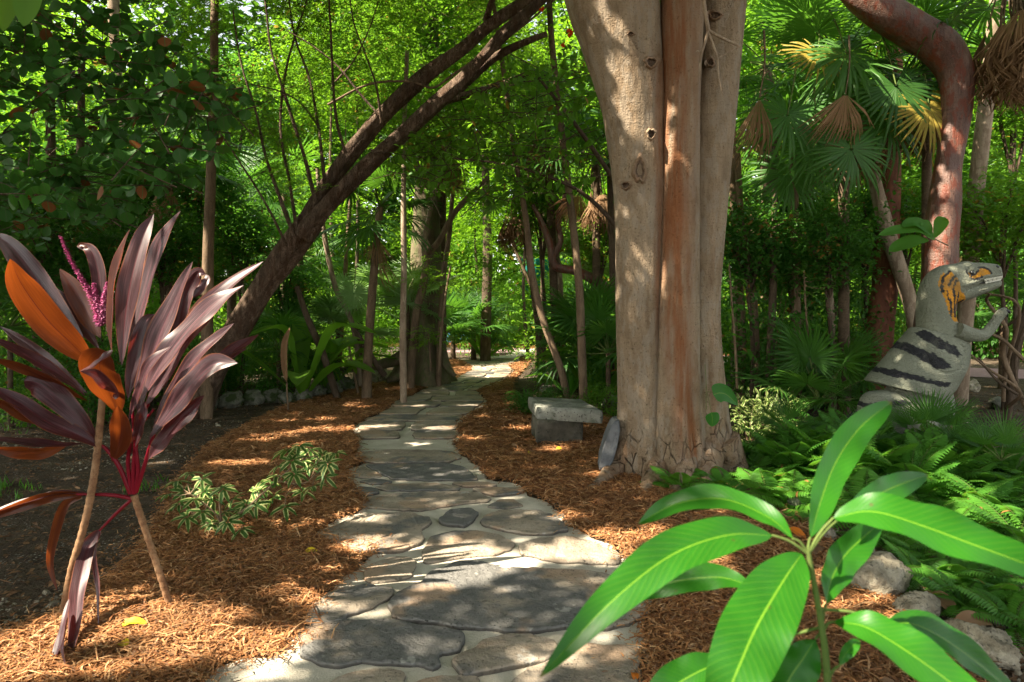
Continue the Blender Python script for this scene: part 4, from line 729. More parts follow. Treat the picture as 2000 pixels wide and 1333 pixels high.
for V in mb.V:
    x = (CX + V[:, 0] / Dd * F - 1600) * 3.3325; y = (HY - (V[:, 2] - H) / Dd * F - 480) * 3.3325; sgn = np.sign(V[:, 1] - Dd)
    V[:, 1] -= sgn * UZ * 9 * (np.exp(-((np.hypot(x - 725, y - 690) - 122) / 6) ** 2) * (y > 640) + .6 * np.exp(-((np.hypot(x - 700, y - 680) - 62) / 5) ** 2) * (x < 720))
paint(mb, 0); mb.build('torso', M['dino'], dn)
for sg, dx, dy in ((-1, 0, 0), (1, 6, 58)):
    L0 = 118
    if sg < 0: rows = [(820, 545, 50, 60, sg * L0), (870, 565, 50, 46, sg * L0), (930, 580, 40, 38, sg * 122), (985, 580, 34, 32, sg * 118), (1030, 545, 32, 30, sg * 110), (1070, 500, 30, 28, sg * 100), (1105, 458, 30, 26, sg * 92), (1135, 430, 28, 26, sg * 88), (1152, 425, 16, 18, sg * 88), (1158, 424, 4, 5, sg * 88)]
    else: rows = [(850, 575, 50, 60, sg * L0), (920, 590, 42, 42, sg * 110), (985, 606, 34, 32, sg * 90), (1040, 600, 30, 28, sg * 70), (1090, 578, 28, 26, sg * 60), (1125, 558, 26, 24, sg * 55), (1148, 550, 14, 14, sg * 55), (1154, 549, 4, 4, sg * 55)]
    mb = plan(rows, 40, 60, seed=6 + sg); paint(mb, 0); ar = mb.build('arm', M['dino'], dn)
    ex_, ey_ = (1140, 432) if sg < 0 else (1132, 556); la = sg * (88 if sg < 0 else 55)
    for a_, (ox, oy, tx, ty) in enumerate([(0, -8, 24, 14), (4, 4, 22, 34), (-6, 14, 10, 46)]):
        mb = MB(); a = DP(ex_ + ox, ey_ + oy, (la + (a_ - 1) * 16) * UZ); b = DP(ex_ + ox + tx * .6, ey_ + oy + ty * .3, (la + (a_ - 1) * 20) * UZ); c_ = DP(ex_ + tx, ey_ + ty, (la + (a_ - 1) * 22) * UZ); mb.tube([a, b, c_], [11 * UZ, 10 * UZ, 2 * UZ], 10, 12); mb.build('claw', M['black'], ar)
# belly and hips, legs, tail
mb = slices([(480, 880, 830, 860, 120), (440, 950, 850, 930, 140), (420, 1030, 860, 1020, 150), (430, 1110, 850, 1110, 150), (480, 1190, 800, 1190, 130), (560, 1240, 720, 1240, 70)], 80, 70, seed=8); paint(mb, 0); mb.build('hips', M['dino'], dn)
def legpaint(x, y, c):
    return c
for sg in (-1, 1):
    ox = 0 if sg < 0 else 230; la = sg * 98
    foot = [(335 + ox, 1345, 460 + ox, 1340, 52, la), (340 + ox, 1372, 540 + ox, 1360, 66, la), (345 + ox, 1392, 590 + ox, 1388, 72, la), (360 + ox, 1398, 580 + ox, 1398, 60, la)]
    if sg < 0: rows = [(330, 935, 380, 928, 30, la), (262, 948, 440, 942, 66, la), (222, 990, 545, 995, 92, la), (205, 1050, 650, 1060, 100, la), (225, 1130, 700, 1140, 102, la), (262, 1210, 690, 1215, 94, la), (290, 1275, 590, 1280, 78, la), (320, 1315, 480, 1315, 58, la)] + foot
    else: rows = [(640, 930, 760, 920, 60, la), (600, 970, 860, 960, 90, la), (590, 1040, 908, 1040, 98, la), (600, 1120, 922, 1120, 96, la), (610, 1200, 890, 1200, 88, la), (590, 1270, 800, 1275, 74, la), (560, 1315, 710, 1315, 56, la)] + foot
    mb = slices(rows, 64, 120, seed=11 + sg, wr=.010); paint(mb, 0); lg = mb.build('leg', M['dino'], dn)
    for a_ in (-1, 0, 1):
        mb = MB(); mb.tube([DP(545 + ox, 1385, (la + a_ * 55) * UZ), DP(600 + ox, 1382, (la + a_ * 62) * UZ), DP(640 + ox, 1396, (la + a_ * 68) * UZ)], [20 * UZ, 16 * UZ, 3 * UZ], 10, 12); mb.build('claw', M['black'], lg)
def tailpaint(x, y, c):
    for s0 in (-330, -200, -75, 55, 170): c[(np.abs(x - s0 + .4 * (y - 1180) + 8 * snoise(x * .1, y * .1, 5)) < 26) & (y < 1215 + 10 * snoise(x * .05, 0 * x, 2))] = BL
    return c
mb = plan([(480, 1100, 140, 120), (330, 1150, 112, 98), (190, 1200, 82, 72), (50, 1232, 56, 50), (-60, 1240, 40, 36), (-140, 1262, 28, 26), (-210, 1310, 14, 14), (-240, 1350, 3, 3)], 56, 110, seed=14, wr=.01); paint(mb, 0, tailpaint); mb.build('tail', M['dino'], dn)
# ================================================================ the red cordyline
Dc = 3.35
def cz(x, y): return x / 2.563, 380 + y / 2.563
cr = thing('cordyline', 'tall red leaved cordyline with a pink flower spike on two thin leaning canes', 'plant', G(225, 1225))
def CB(pts, hw, mat, dep=(0, 0, 0), nm='leaf', a=.95, b=.88, fold=.24, wave=.12, wf=2.2, seed=0, face=(0, -1, .25), twist=0., zoomed=True, rnd=None, crk=.07, wmin=0.):
    n = len(pts); dd = np.interp(np.linspace(0, 1, n), np.linspace(0, 1, len(dep)), dep); q = [P(*(cz(*p) if zoomed else p), Dc + e) for p, e in zip(pts, dd)]
    mb = MB(); mb.blade(q, hw * (.78 if hw > 35 else 1.) / (2.563 if zoomed else 1.) / F * Dc, face, a, b, fold, wave, wf, 34, 12, RS.rand() if rnd is None else rnd, seed=seed, twist=twist, crinkle=crk, wmin=wmin); return mb.build(nm, M[mat], cr)
R1, R2 = (490, 850), (650, 1230)
CB([(480, 860), (370, 760), (230, 620), (110, 450), (50, 322)], 100, 'backlit_orange', (0, -.15, -.3), seed=1, fold=.12, face=(.3, -1, -.2), wave=.04, rnd=.9)
CB([(420, 720), (300, 580), (180, 420), (60, 270), (-30, 190)], 82, 'maroon', (.1, .2, .3), seed=2, face=(.3, -1, .1), rnd=.1)
CB([(505, 720), (450, 620), (380, 490), (298, 372)], 68, 'backlit_orange', (.05, .1, .12), seed=3, fold=.15, face=(.2, -1, 0), wave=.05, rnd=.25)
CB([(500, 780), (400, 640), (300, 530), (240, 465)], 58, 'maroon', (.1, .2, .3), seed=23, face=(.4, -1, .3), rnd=.3)
CB([(520, 640), (500, 520), (490, 380), (450, 275), (385, 262)], 46, 'maroon', (.05, .12, .15), seed=4, face=(.5, -1, 0), rnd=.2)
CB([(385, 262), (410, 252), (440, 262), (462, 285)], 13, 'backlit_orange', (.14, .14), seed=24, a=.5, b=.5, rnd=.9)
CB([(560, 800), (560, 620), (575, 440), (610, 290), (652, 172)], 48, 'backlit_orange', (0, .02, .05), seed=5, face=(-.5, -1, 0), rnd=.6, fold=.5)
CB([(610, 860), (625, 640), (660, 420), (710, 230), (770, 98)], 78, 'maroon', (.05, .1, .2), seed=6, face=(.1, -1, .2), fold=.35, rnd=.55)
CB([(640, 820), (690, 640), (760, 400), (820, 220), (905, 82)], 80, 'maroon', (.1, .2, .2), seed=7, face=(-.5, -1, .3), fold=.3, rnd=.8)
CB([(600, 900), (590, 1000), (545, 960), (480, 900), (402, 885)], 30, 'maroon', (-.05, -.22, -.3), seed=8, rnd=.7)
CB([(592, 1100), (560, 1020), (520, 930), (500, 850), (540, 790)], 122, 'backlit_orange', (0, -.2, -.32), seed=9, fold=.1, wave=.05, face=(0, -1, -.35), a=.8, b=.5, rnd=.35)
CB([(400, 886), (460, 862), (520, 820), (566, 778)], 36, 'maroon', (-.33, -.36, -.33), seed=25, face=(0, -.6, 1), a=.6, b=.6, rnd=.9)
CB([(560, 1340), (600, 1240), (608, 1150), (590, 1058)], 72, 'backlit_orange', (0, -.15, -.25), seed=10, fold=.12, face=(0, -1, -.3), wave=.05, rnd=.55)
CB([(430, 1010), (330, 930), (200, 850), (60, 770), (-60, 715)], 52, 'maroon', (0, -.1, -.2), seed=11, face=(.2, -.5, 1), rnd=.3)
CB([(440, 1035), (330, 975), (200, 905), (60, 850), (-60, 815)], 38, 'backlit_orange', (-.01, -.12, -.22), seed=12, face=(0, -1, -.4), rnd=.8)
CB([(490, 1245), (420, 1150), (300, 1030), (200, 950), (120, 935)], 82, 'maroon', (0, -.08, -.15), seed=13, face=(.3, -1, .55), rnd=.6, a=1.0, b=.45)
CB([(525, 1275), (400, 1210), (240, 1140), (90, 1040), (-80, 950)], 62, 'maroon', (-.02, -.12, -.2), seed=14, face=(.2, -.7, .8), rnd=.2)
CB([(300, 1170), (150, 1120), (40, 1060), (-80, 1010)], 40, 'backlit_orange', (-.1, -.16, -.22), seed=15, face=(0, -1, -.3), rnd=.9)
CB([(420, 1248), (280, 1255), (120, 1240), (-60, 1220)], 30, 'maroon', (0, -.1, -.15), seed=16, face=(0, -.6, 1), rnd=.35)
CB([(330, 1262), (220, 1290), (100, 1290), (-60, 1265)], 48, 'backlit_orange', (-.02, -.12, -.2), seed=17, face=(0, -1, -.3), rnd=1.)
B = [([(690, 1110), (720, 940), (790, 730), (880, 520), (965, 335)], 78, (0, .05, .1), (-.1, -1, .5), .75, .35), ([(640, 1030), (660, 900), (700, 740), (730, 640), (775, 600)], 56, (.05, .08, .1), (.3, -1, .3), .6, .3), ([(720, 1090), (840, 880), (970, 680), (1130, 480), (1318, 335)], 92, (0, .05, .1), (-.3, -1, .6), .55, .3),
     ([(700, 1050), (800, 860), (920, 700), (1060, 560), (1220, 455)], 88, (-.05, 0, .0), (-.2, -1, .7), .85, .2), ([(770, 1150), (860, 990), (960, 850), (1060, 740), (1172, 645)], 60, (-.05, -.06, -.05), (-.2, -1, .7), .7, .3), ([(740, 1230), (860, 1080), (960, 950), (1070, 850), (1190, 845)], 82, (-.08, -.12, -.15), (-.1, -1, .5), .15, .2),
     ([(900, 960), (1040, 880), (1160, 790), (1298, 700)], 56, (.05, .08, .1), (-.2, -1, .6), .4, .3), ([(740, 1330), (820, 1230), (930, 1110), (1025, 1005)], 74, (-.05, -.1, -.1), (-.1, -1, .6), .75, .3), ([(655, 1300), (690, 1200), (715, 1110), (725, 1035)], 42, (0, -.05, -.05), (0, -1, .2), .6, .4), ([(880, 760), (900, 640), (930, 500), (985, 400), (1030, 400)], 60, (.12, .15, .15), (.2, -1, .2), .3, .3), ([(1030, 400), (1035, 430), (1000, 480), (965, 520)], 24, (.14, .1), (0, -1, .3), .8, .2)]
for i, (pts, hw, dep, face, rn, fo) in enumerate(B): CB(pts, hw, 'maroon', dep, face=face, rnd=rn, fold=fo, seed=40 + i, wave=.2, crk=.10)
for i, (pts, hw, dep, rn) in enumerate([([(700, 1060), (760, 860), (830, 660), (930, 500)], 46, (.1, .14, .2), .25), ([(720, 1070), (850, 830), (990, 640), (1150, 420)], 48, (.12, .16, .2), .1), ([(760, 1170), (900, 1000), (1050, 860), (1240, 770)], 46, (.05, .05, .08), .5), ([(600, 840), (620, 660), (640, 480), (690, 300)], 40, (.15, .2, .25), .15), ([(440, 1000), (300, 880), (150, 760), (0, 660)], 42, (.12, .15, .2), .2), ([(470, 1200), (330, 1160), (170, 1080), (20, 990)], 36, (.08, .05, 0.), .5), ([(640, 1150), (700, 980), (760, 840), (860, 760)], 44, (-.06, -.1, -.1), .45)]):
    CB(pts, hw, 'maroon', dep, face=(.2 - .1 * i, -1, .4), rnd=rn, fold=.3, seed=90 + i, wave=.2, crk=.10)
hub = (262, 962)
for i, (pts, hw) in enumerate([([(262, 965), (262, 900), (275, 820), (290, 790)], 4.5), ([(258, 965), (250, 900), (262, 850), (300, 800)], 4), ([(266, 962), (285, 900), (300, 850), (330, 790)], 4), ([(255, 965), (232, 910), (205, 875), (185, 868)], 4.5), ([(262, 965), (270, 920), (262, 850), (258, 780)], 4),
                              ([(262, 975), (225, 968), (190, 966), (150, 966)], 4), ([(258, 975), (230, 1000), (210, 1020), (194, 1037)], 3.5)]):
    mb = MB(); q = [P(x, y, Dc - .01 * j) for j, (x, y) in enumerate(pts)]; mb.tube(q, [hw / F * Dc, hw / F * Dc, hw * .8 / F * Dc, hw * .6 / F * Dc], 8, 18); mb.build('petiole', M['petiole'], cr)
CB([(165, 966), (110, 968), (50, 985), (-30, 1015)], 12, 'backlit_orange', (0, -.1), zoomed=False, face=(0, -1, -.3), rnd=.9, a=.6, b=.5)
CB([(170, 963), (110, 964), (50, 980), (-30, 1006)], 8, 'maroon', (0, -.1), zoomed=False, face=(0, -.5, 1), rnd=.6, a=.6, b=.5)
CB([(160, 970), (128, 985), (108, 1040), (98, 1100), (112, 1155)], 9, 'backlit_orange', (0, -.02), zoomed=False, face=(.5, -1, 0), rnd=.4, a=.5, b=.8)
CB([(196, 1034), (172, 1070), (155, 1140), (148, 1210), (138, 1285)], 15, 'maroon', (0, -.05, -.25, -.50), zoomed=False, face=(.3, -1, .2), rnd=.9, a=.5, b=.6, seed=70)
CB([(192, 1036), (186, 1080), (192, 1150), (193, 1225)], 8, 'maroon', (0, -.05, -.25), zoomed=False, face=(-.5, -1, .2), rnd=.1, a=.4, b=.7, seed=71)
CB([(135, 1170), (122, 1230), (108, 1290), (106, 1318)], 8, 'maroon', (-.3, -.66), zoomed=False, face=(0, -1, 0), rnd=0., a=.5, b=.7, seed=72)
CB([(130, 1190), (122, 1250), (128, 1300)], 6, 'maroon', (-.3, -.62), zoomed=False, face=(.4, -1, 0), rnd=.1, a=.5, b=.7, seed=73)
g1, g2 = G(118, 1218), G(337, 1192)
for pts in ([(206, 700), (199, 790), (188, 900), (174, 985), (158, 1050), (140, 1110), (126, 1180), (118, 1222)], [(262, 968), (272, 1000), (292, 1060), (312, 1120), (328, 1170), (337, 1196)]):
    d1 = G(pts[-1][0], pts[-1][1] - 4)[1]; q, r = px_path([(x, y, 6.8 if len(pts) > 7 else 6.5) for x, y in pts], Dc, d1); mb = MB(); mb.tube(q, r, 14, 90, .06, lambda S, TH: 1 + .07 * np.sin(S * 150)); mb.build('cane', M['cane'], cr)
def spike(pts, seed):
    mb = MB(); q = crom([P(*cz(*p), Dc + .06) for p in pts], 120); mb.tube(q, [.0022] * 120, 5, 120); r = np.random.RandomState(seed)
    for i, p in enumerate(q):
        f = i / 119; k = 7; a = r.uniform(0, 6.28, k); d = np.stack([np.cos(a), np.sin(a), r.uniform(-.1, .5, k)], -1); op = .35 + .65 * math.exp(-((f - .45) / .28) ** 2)
        mb.leaves(T_OVAL, np.tile(p, (k, 1)), d, (0, 0, 1), r.uniform(.014, .030, k) * (1.2 - .75 * f), r.uniform(.007, .013, k), np.clip(op * r.uniform(.3, 1.1, k), 0, 1))
    return mb.build('flower_spike', M['pink'], cr)
spike([(500, 660), (470, 540), (420, 440), (360, 340), (305, 212)], 1); spike([(505, 650), (500, 580), (480, 510), (470, 445)], 2); spike([(512, 650), (518, 580), (525, 510), (538, 442)], 3)

# ================================================================ the young mango in front
Dmg = .86
mg = thing('mango_seedling', 'young mango plant close by with long glossy bright green leaves', 'plant', (.37, .80, 0))
def MGL(pts, hw, dep=(0, 0), face=(0, -1, .7), a=.85, b=.72, fold=.22, wave=.10, rnd=.5, seed=0, mat='mango'):
    n = len(pts); dd = np.interp(np.linspace(0, 1, n), np.linspace(0, 1, len(dep)), dep); q = [P(x, y, Dmg + e) for (x, y), e in zip(pts, dd)]
    mb = MB(); mb.blade(q, hw * .84 / F * Dmg, face, a, b, fold, wave, 3.2, 40, 12, rnd, seed=seed, crinkle=.035); return mb.build('leaf', M[mat], mg)
MGL([(1583, 1050), (1600, 990), (1632, 905), (1680, 835), (1742, 785)], 42, (0, .10, .16), (.0, -1, .35), rnd=.8, seed=1, a=.8, b=.6)
MGL([(1548, 1052), (1500, 1010), (1410, 975), (1320, 985), (1246, 1024)], 38, (0, .08, .12), (0, -.8, 1), rnd=.3, seed=2)
MGL([(1508, 1046), (1420, 1046), (1310, 1085), (1190, 1180), (1052, 1326)], 50, (0, -.05, -.12), (-.2, -1, .9), rnd=.6, seed=3, a=.75, b=.85)
MGL([(1470, 1145), (1400, 1128), (1300, 1140), (1190, 1175)], 38, (.05, .10), (0, -.8, .8), rnd=.0, seed=4)
MGL([(1566, 1082), (1530, 1135), (1480, 1220), (1440, 1310), (1395, 1420)], 70, (0, -.08, -.14), (-.15, -1, .8), rnd=.55, seed=5, a=.7, b=.6, fold=.12)
MGL([(1628, 1012), (1700, 1000), (1800, 1028), (1930, 1075), (2080, 1130)], 62, (0, -.05, -.10), (.1, -.8, 1), rnd=.75, seed=6, a=.7, b=.55)
MGL([(1640, 1012), (1700, 975), (1750, 950), (1812, 928)], 34, (.03, .12), (0, -1, .5), rnd=.5, seed=7)
MGL([(1614, 1180), (1625, 1130), (1655, 1080), (1720, 1020)], 42, (.0, .06), (.2, -1, .4), rnd=.4, seed=8, a=.9, b=.6)
MGL([(1628, 1215), (1690, 1225), (1770, 1272), (1870, 1345), (1960, 1430)], 54, (0, -.06, -.1), (.2, -.9, .9), rnd=.7, seed=9)
MGL([(1730, 1215), (1800, 1225), (1890, 1280), (2000, 1370)], 46, (.05, .06), (.2, -.9, .9), rnd=.35, seed=10)
MGL([(1592, 1250), (1570, 1285), (1540, 1330), (1510, 1400)], 50, (.04, .02), (0, -1, .5), rnd=.0, seed=11)
MGL([(1420, 1290), (1370, 1310), (1310, 1345), (1250, 1400)], 48, (.05, .02), (0, -.8, .8), rnd=.1, seed=12)
MGL([(1640, 1300), (1650, 1280), (1665, 1262), (1680, 1252)], 16, (.05, .06), (0, -1, .5), rnd=.9, seed=13)
mb = MB(); q = [P(1578, 1075, Dmg), P(1590, 1140, Dmg), P(1604, 1220, Dmg - .01), P(1614, 1300, Dmg - .02), P(1618, 1420, Dmg - .03), np.array([.385, .81, .55]), np.array([.375, .80, .0])]
mb.tube(q, [.0032, .0034, .0038, .0042, .0045, .006, .008], 10, 60, .05); mb.build('stem', M['stem_green'], mg)
for a_, b_ in (((1578, 1078), (1583, 1050)), ((1578, 1080), (1548, 1052)), ((1577, 1082), (1508, 1046)), ((1579, 1078), (1628, 1012)), ((1580, 1080), (1640, 1012)), ((1606, 1215), (1614, 1180)), ((1608, 1232), (1628, 1215)), ((1608, 1240), (1592, 1250)), ((1600, 1190), (1730, 1215)), ((1590, 1130), (1470, 1145)), ((1605, 1225), (1420, 1290)), ((1616, 1330), (1640, 1300))):
    mb = MB(); a = P(*a_, Dmg); b = P(*b_, Dmg); mb.tube([a, (a + b) / 2 + [0, 0, .004], b], [.0022, .0018, .0016], 8, 8); mb.build('petiole', M['stem_green'], mg)

# ================================================================ small plants of the foreground
def whorl(mb, c, k, L, W, tilt, r, tpl=T_OVAL, up=None):
    a = r.uniform(0, 6.28) + np.arange(k) * 6.283 / k + r.normal(0, .15, k); up = unit(np.array([r.normal(0, .35), r.normal(-.25, .35), 1.])) if up is None else up
    x = perp(np.array([1., 0, 0]), up); y = np.cross(up, x); d = x * np.cos(a)[:, None] + y * np.sin(a)[:, None] + up * (tilt + r.normal(0, .15, k))[:, None]
    mb.leaves(tpl, np.tile(c, (k, 1)) + unit(d) * .006, d, up + r.normal(0, .1, (k, 3)), L * r.uniform(.75, 1.15, k), W * r.uniform(.8, 1.15, k), np.clip(r.normal(.5, .25, k), 0, 1))
sf = thing('schefflera', 'low variegated umbrella plant with cream edged leaves on the mulch', 'plant', G(440, 1045)); r_ = np.random.RandomState(8); mb = MB(); ms = MB()
base = G(440, 1045); SB = []
for pts in ([(440, 1045), (425, 1010), (400, 985), (372, 965)], [(440, 1045), (455, 1015), (490, 985), (540, 940), (580, 905), (615, 890)], [(437, 1045), (430, 1000), (428, 965)], [(540, 940), (590, 945), (620, 925)], [(445, 1045), (415, 1030), (385, 1005)]):
    q = crom([P(x, y, base[1] - .02 * i) for i, (x, y) in enumerate(pts)], 14); SB += list(q[2:]); ms.tube(q, np.linspace(.008, .004, 14), 7, 30, .1)
for (px, py) in [(345, 940), (370, 925), (395, 935), (330, 965), (360, 960), (350, 985), (400, 960), (415, 975), (435, 955), (430, 1000), (395, 1000), (365, 1010), (445, 1020), (415, 1022), (470, 1005), (480, 985), (500, 960), (515, 955), (530, 940), (535, 970), (545, 910), (560, 880), (585, 870), (605, 880), (630, 890), (655, 885), (600, 915), (575, 925), (610, 950), (635, 930), (590, 960), (556, 990), (540, 930), (620, 905), (500, 985), (590, 900), (570, 900), (640, 905), (455, 975), (380, 975), (405, 1040), (440, 1038), (470, 1035)]:
    d = base[1] + r_.uniform(-.25, .35); c = P(px, py, d)
    if c[2] < .05: c[2] = .06
    whorl(mb, c, r_.randint(6, 9), .102, .036, -.25, r_, T_OVAL); qn = min(SB, key=lambda v: np.linalg.norm(v - c)); ms.tube([qn, (qn + c) / 2 + r_.normal(0, .015, 3), c], [.0035, .0025, .0018], 5, 8)
mb.build('leaves', M['variegated'], sf); ms.build('stems', M['stem_brown'], sf)
hv = thing('heart_leaf_vine', 'hanging vine tip with two heart shaped green leaves before the huge tree', 'vine', P(1390, 790, 5.72)); mb = MB(); HD = 5.72
for pts, hw in (([(1393, 772), (1405, 768), (1420, 772), (1442, 792)], 19), ([(1389, 806), (1391, 815), (1391, 825), (1390, 834)], 14)):
    mb = MB(); mb.blade([P(x, y, HD) for x, y in pts], hw / F * HD, (0, -1, .2), .35, .75, .12, .03, 1, 16, 8, .6); mb.build('leaf', M['mango'], hv)
mb = MB()
for pts in ([(1380, 760), (1379, 775), (1380, 800)], [(1381, 766), (1388, 766), (1400, 769)], [(1381, 768), (1385, 785), (1389, 806)], [(1380, 760), (1379, 745), (1378, 728), (1377, 712)]):
    mb.tube([P(x, y, HD if y > 735 else HD + .25) for x, y in pts], [.0022] * len(pts), 5, 16)
mb.build('stem', M['stem_green'], hv)
hl = thing('hanging_leaves', 'two long pale green leaves hanging into the top left corner', 'leaves', P(30, -60, 1.3)); 
for pts, hw, mt in (([(12, -90), (14, -30), (10, 20), (6, 62)], 24, 'lime'), ([(55, -90), (56, -30), (50, 20), (46, 52)], 25, 'green')):
    mb = MB(); mb.blade([P(x, y, 1.3) for x, y in pts], hw / F * 1.3, (.5, -1, -.3), .5, .8, .15, .05, 2, 24, 8, .5, seed=3); mb.build('leaf', M[mt], hl)
mb = MB(); mb.tube([P(14, -85, 1.3), P(34, -130, 1.3), P(20, -260, 1.35), P(-60, -500, 1.4)], [.002, .003, .004, .005], 6, 16); mb.tube([P(55, -85, 1.3), P(34, -130, 1.3)], [.002, .003], 6, 4); mb.build('twig', M['stem_brown'], hl)
bl = thing('big_leaf_sprig', 'bright green leafy sprig on the trunk of the crooked red tree', 'sprig', P(1830, 470, 7.6))
for pts, hw, rn in (([(1822, 462), (1790, 448), (1755, 450), (1716, 460)], 9, .9), ([(1815, 470), (1790, 470), (1765, 478), (1736, 492)], 11, .8), ([(1822, 462), (1800, 440), (1782, 435), (1762, 443)], 9, .3), ([(1825, 466), (1835, 445), (1840, 432), (1846, 425)], 9, .4), ([(1826, 470), (1812, 455), (1806, 440), (1800, 432)], 8, .2)):
    mb = MB(); mb.blade([P(x, y, 7.4) for x, y in pts], hw * 1.45 / F * 7.4, (-.5, -1, .8), .8, .6, .2, .06, 2, 18, 6, rn); mb.build('leaf', M['fern'], bl)
mb = MB(); mb.tube([P(1852, 480, 7.75), P(1835, 472, 7.45), P(1820, 464, 7.4)], [.008, .006, .004], 6, 8); mb.build('twig', M['stem_brown'], bl)
# fallen leaves that stand out
def fallen(px, py, ang, L, W, mat, label, lift=.045):
    g0 = G(px, py, .04); o = thing('fallen_leaf', label, 'leaf', g0); bpy.data.objects.remove(o)
    mb = MB(); d = np.array([math.cos(ang), math.sin(ang), .1]); mb.blade([g0 - d * L / 2 + [0, 0, .0], g0 + [0, 0, L * .14], g0 + d * L / 2], W, (0.1, -.3, 1), .6, .6, .25, .08, 1, 14, 6, .6)
    me = mb.mesh('fallen_leaf', M[mat], g0); q = link(me, 'fallen_leaf'); q.location = [float(v) for v in g0]; return tag(q, label, 'leaf')
fallen(606, 1079, .2, .085, .022, 'fallen_yellow', 'yellow leaf lying on the mulch left of the path, below the umbrella plant')
fallen(258, 1222, .1, .13, .022, 'fallen_yellow', 'yellow leaf in the sun patch between the two cordyline canes')
fallen(240, 1260, -.6, .07, .022, 'fallen_yellow', 'small yellow leaf in the sun patch, nearest the bottom left')
fallen(1092, 848 + 30, .4, .07, .025, 'fallen_yellow', 'greenish yellow leaf in front of the stone bench block')
fallen(1035, 885, 1.2, .06, .02, 'fallen_yellow', 'tiny yellow leaf on the mulch left of the bench')
fallen(1552, 1045, 2.2, .15, .045, 'fallen_orange', 'curled orange dead leaf behind the mango stem')
fallen(1596, 1075, .8, .14, .04, 'fallen_brown', 'brown dead leaf between the orange leaf and the small pale rock')
fallen(1345, 1030 - 30, .3, .25, .06, 'fallen_brown', 'large brown dead leaf on the mulch left of the upper mango leaves')
fallen(1830, 1180, 1.9, .22, .06, 'fallen_brown', 'brown dead leaf beside the pale edging rocks on the right')
fallen(1900, 1225, .2, .2, .05, 'fallen_brown', 'brown curled dead leaf under the ferns at the lower right')
fallen(1905, 935, 1.4, .2, .07, 'fallen_brown', 'tan dead leaf standing in the ferns at the right edge')
fallen(1475, 975, .7, .24, .07, 'fallen_brown', 'tan dead leaf beside the right foot of the huge tree')
fallen(1240, 1322, 1.5, .05, .016, 'fallen_orange', 'small red brown leaf at the right edge of the path at the bottom')
fallen(1600, 757, .4, .3, .12, 'dead', 'pale tan dead leaf caught among the plants left of the dinosaur')
# ================================================================ fan palms
def fan_mesh(name, mat, R=.55, pet=.6, n=34, span=2.75, droop=.22, seed=0, conn=.42, wj=.05, pmat='stem_green', sag=.12):
    r = np.random.RandomState(seed); mb = MB(); ph = np.linspace(-span, span, n); dp = 2 * span / (n - 1); rows = np.array([.04, conn, .68, .88, 1.0]); hw0 = np.tan(dp / 2) * 1.02
    hub = np.array([pet, 0, -sag * pet * .6])
    for i, a in enumerate(ph):
        a = a + r.normal(0, .02); Rr = R * (.80 + .2 * math.cos(a / 1.6)) * r.uniform(.9, 1.06); ca, sa = math.cos(a), math.sin(a); dv = np.array([ca, sa, 0]); sv = np.array([-sa, ca, 0]); dd = droop * r.uniform(.6, 1.5); V = []; A = []
        wr = [rows[0] * hw0, conn * hw0, conn * hw0 * .8, conn * hw0 * .42, .0]
        for k, rr_ in enumerate(rows):
            zc = -dd * Rr * rr_ ** 2.2 - (.5 * dd * Rr * max(0, rr_ - .7) * r.uniform(0, 2)); cup = .10 * R * rr_ * abs(math.sin(a / 2))
            for v in (-1, 0, 1): V.append(hub + dv * Rr * rr_ + sv * v * wr[k] * Rr + np.array([0, 0, zc + cup + (.018 * R * min(rr_, conn) * 2 if v == 0 else 0)])); A.append((rr_, v, np.clip(.5 + r.normal(0, .18), 0, 1)))
        V = np.array(V).reshape(5, 3, 3); mb.grid(V, np.array(A).reshape(5, 3, 3))
    mb.tube([(0, 0, 0), (pet * .5, 0, -sag * pet * .05), tuple(hub)], [.011, .008, .006], 6, 10, m=1); return mb.mesh(name, [M[mat], M[pmat]])
FAN = {'g': [fan_mesh('frond', 'fan', seed=i, droop=.18 + .12 * (i % 3), span=2.5 + .15 * (i % 3)) for i in range(4)], 'd': [fan_mesh('frond', 'dead', R=.5, pet=.55, n=26, span=.55 + .2 * i, droop=.5, seed=20 + i, conn=.55, pmat='thin_bark', sag=.3) for i in range(3)],
       's': [fan_mesh('frond', 'fan_silver', seed=30 + i, droop=.12, n=38) for i in range(2)], 'y': [fan_mesh('frond', 'fan_yellow', seed=40 + i, droop=.2, n=36) for i in range(2)], 'k': [fan_mesh('frond', 'fan', seed=50 + i, R=.5, pet=.35, droop=.05, n=20, span=1.2, conn=.3) for i in range(2)]}
def palm_head(t, top, n, sc, r, kind='g', dead=0, lo=-.7, hi=1.25):
    for i in range(n):
        f = (i + .5) / n; el = lo + (hi - lo) * f + r.normal(0, .12); az = i * 2.39996 + r.normal(0, .25); o = link(FAN[kind][r.randint(len(FAN[kind]))], 'frond', t); o.location = [float(q) for q in top]; s = sc * r.uniform(.85, 1.15); o.scale = (s, s, s); o.rotation_euler = (r.normal(0, .2), -el, az)
    for i in range(dead):
        o = link(FAN['d'][r.randint(3)], 'dead_frond', t); o.location = [float(q) for q in top]; s = sc * r.uniform(.85, 1.2); o.scale = (s, s, s); o.rotation_euler = (r.normal(0, .3), 1.15 + r.uniform(-.15, .3), r.uniform(0, 6.28))
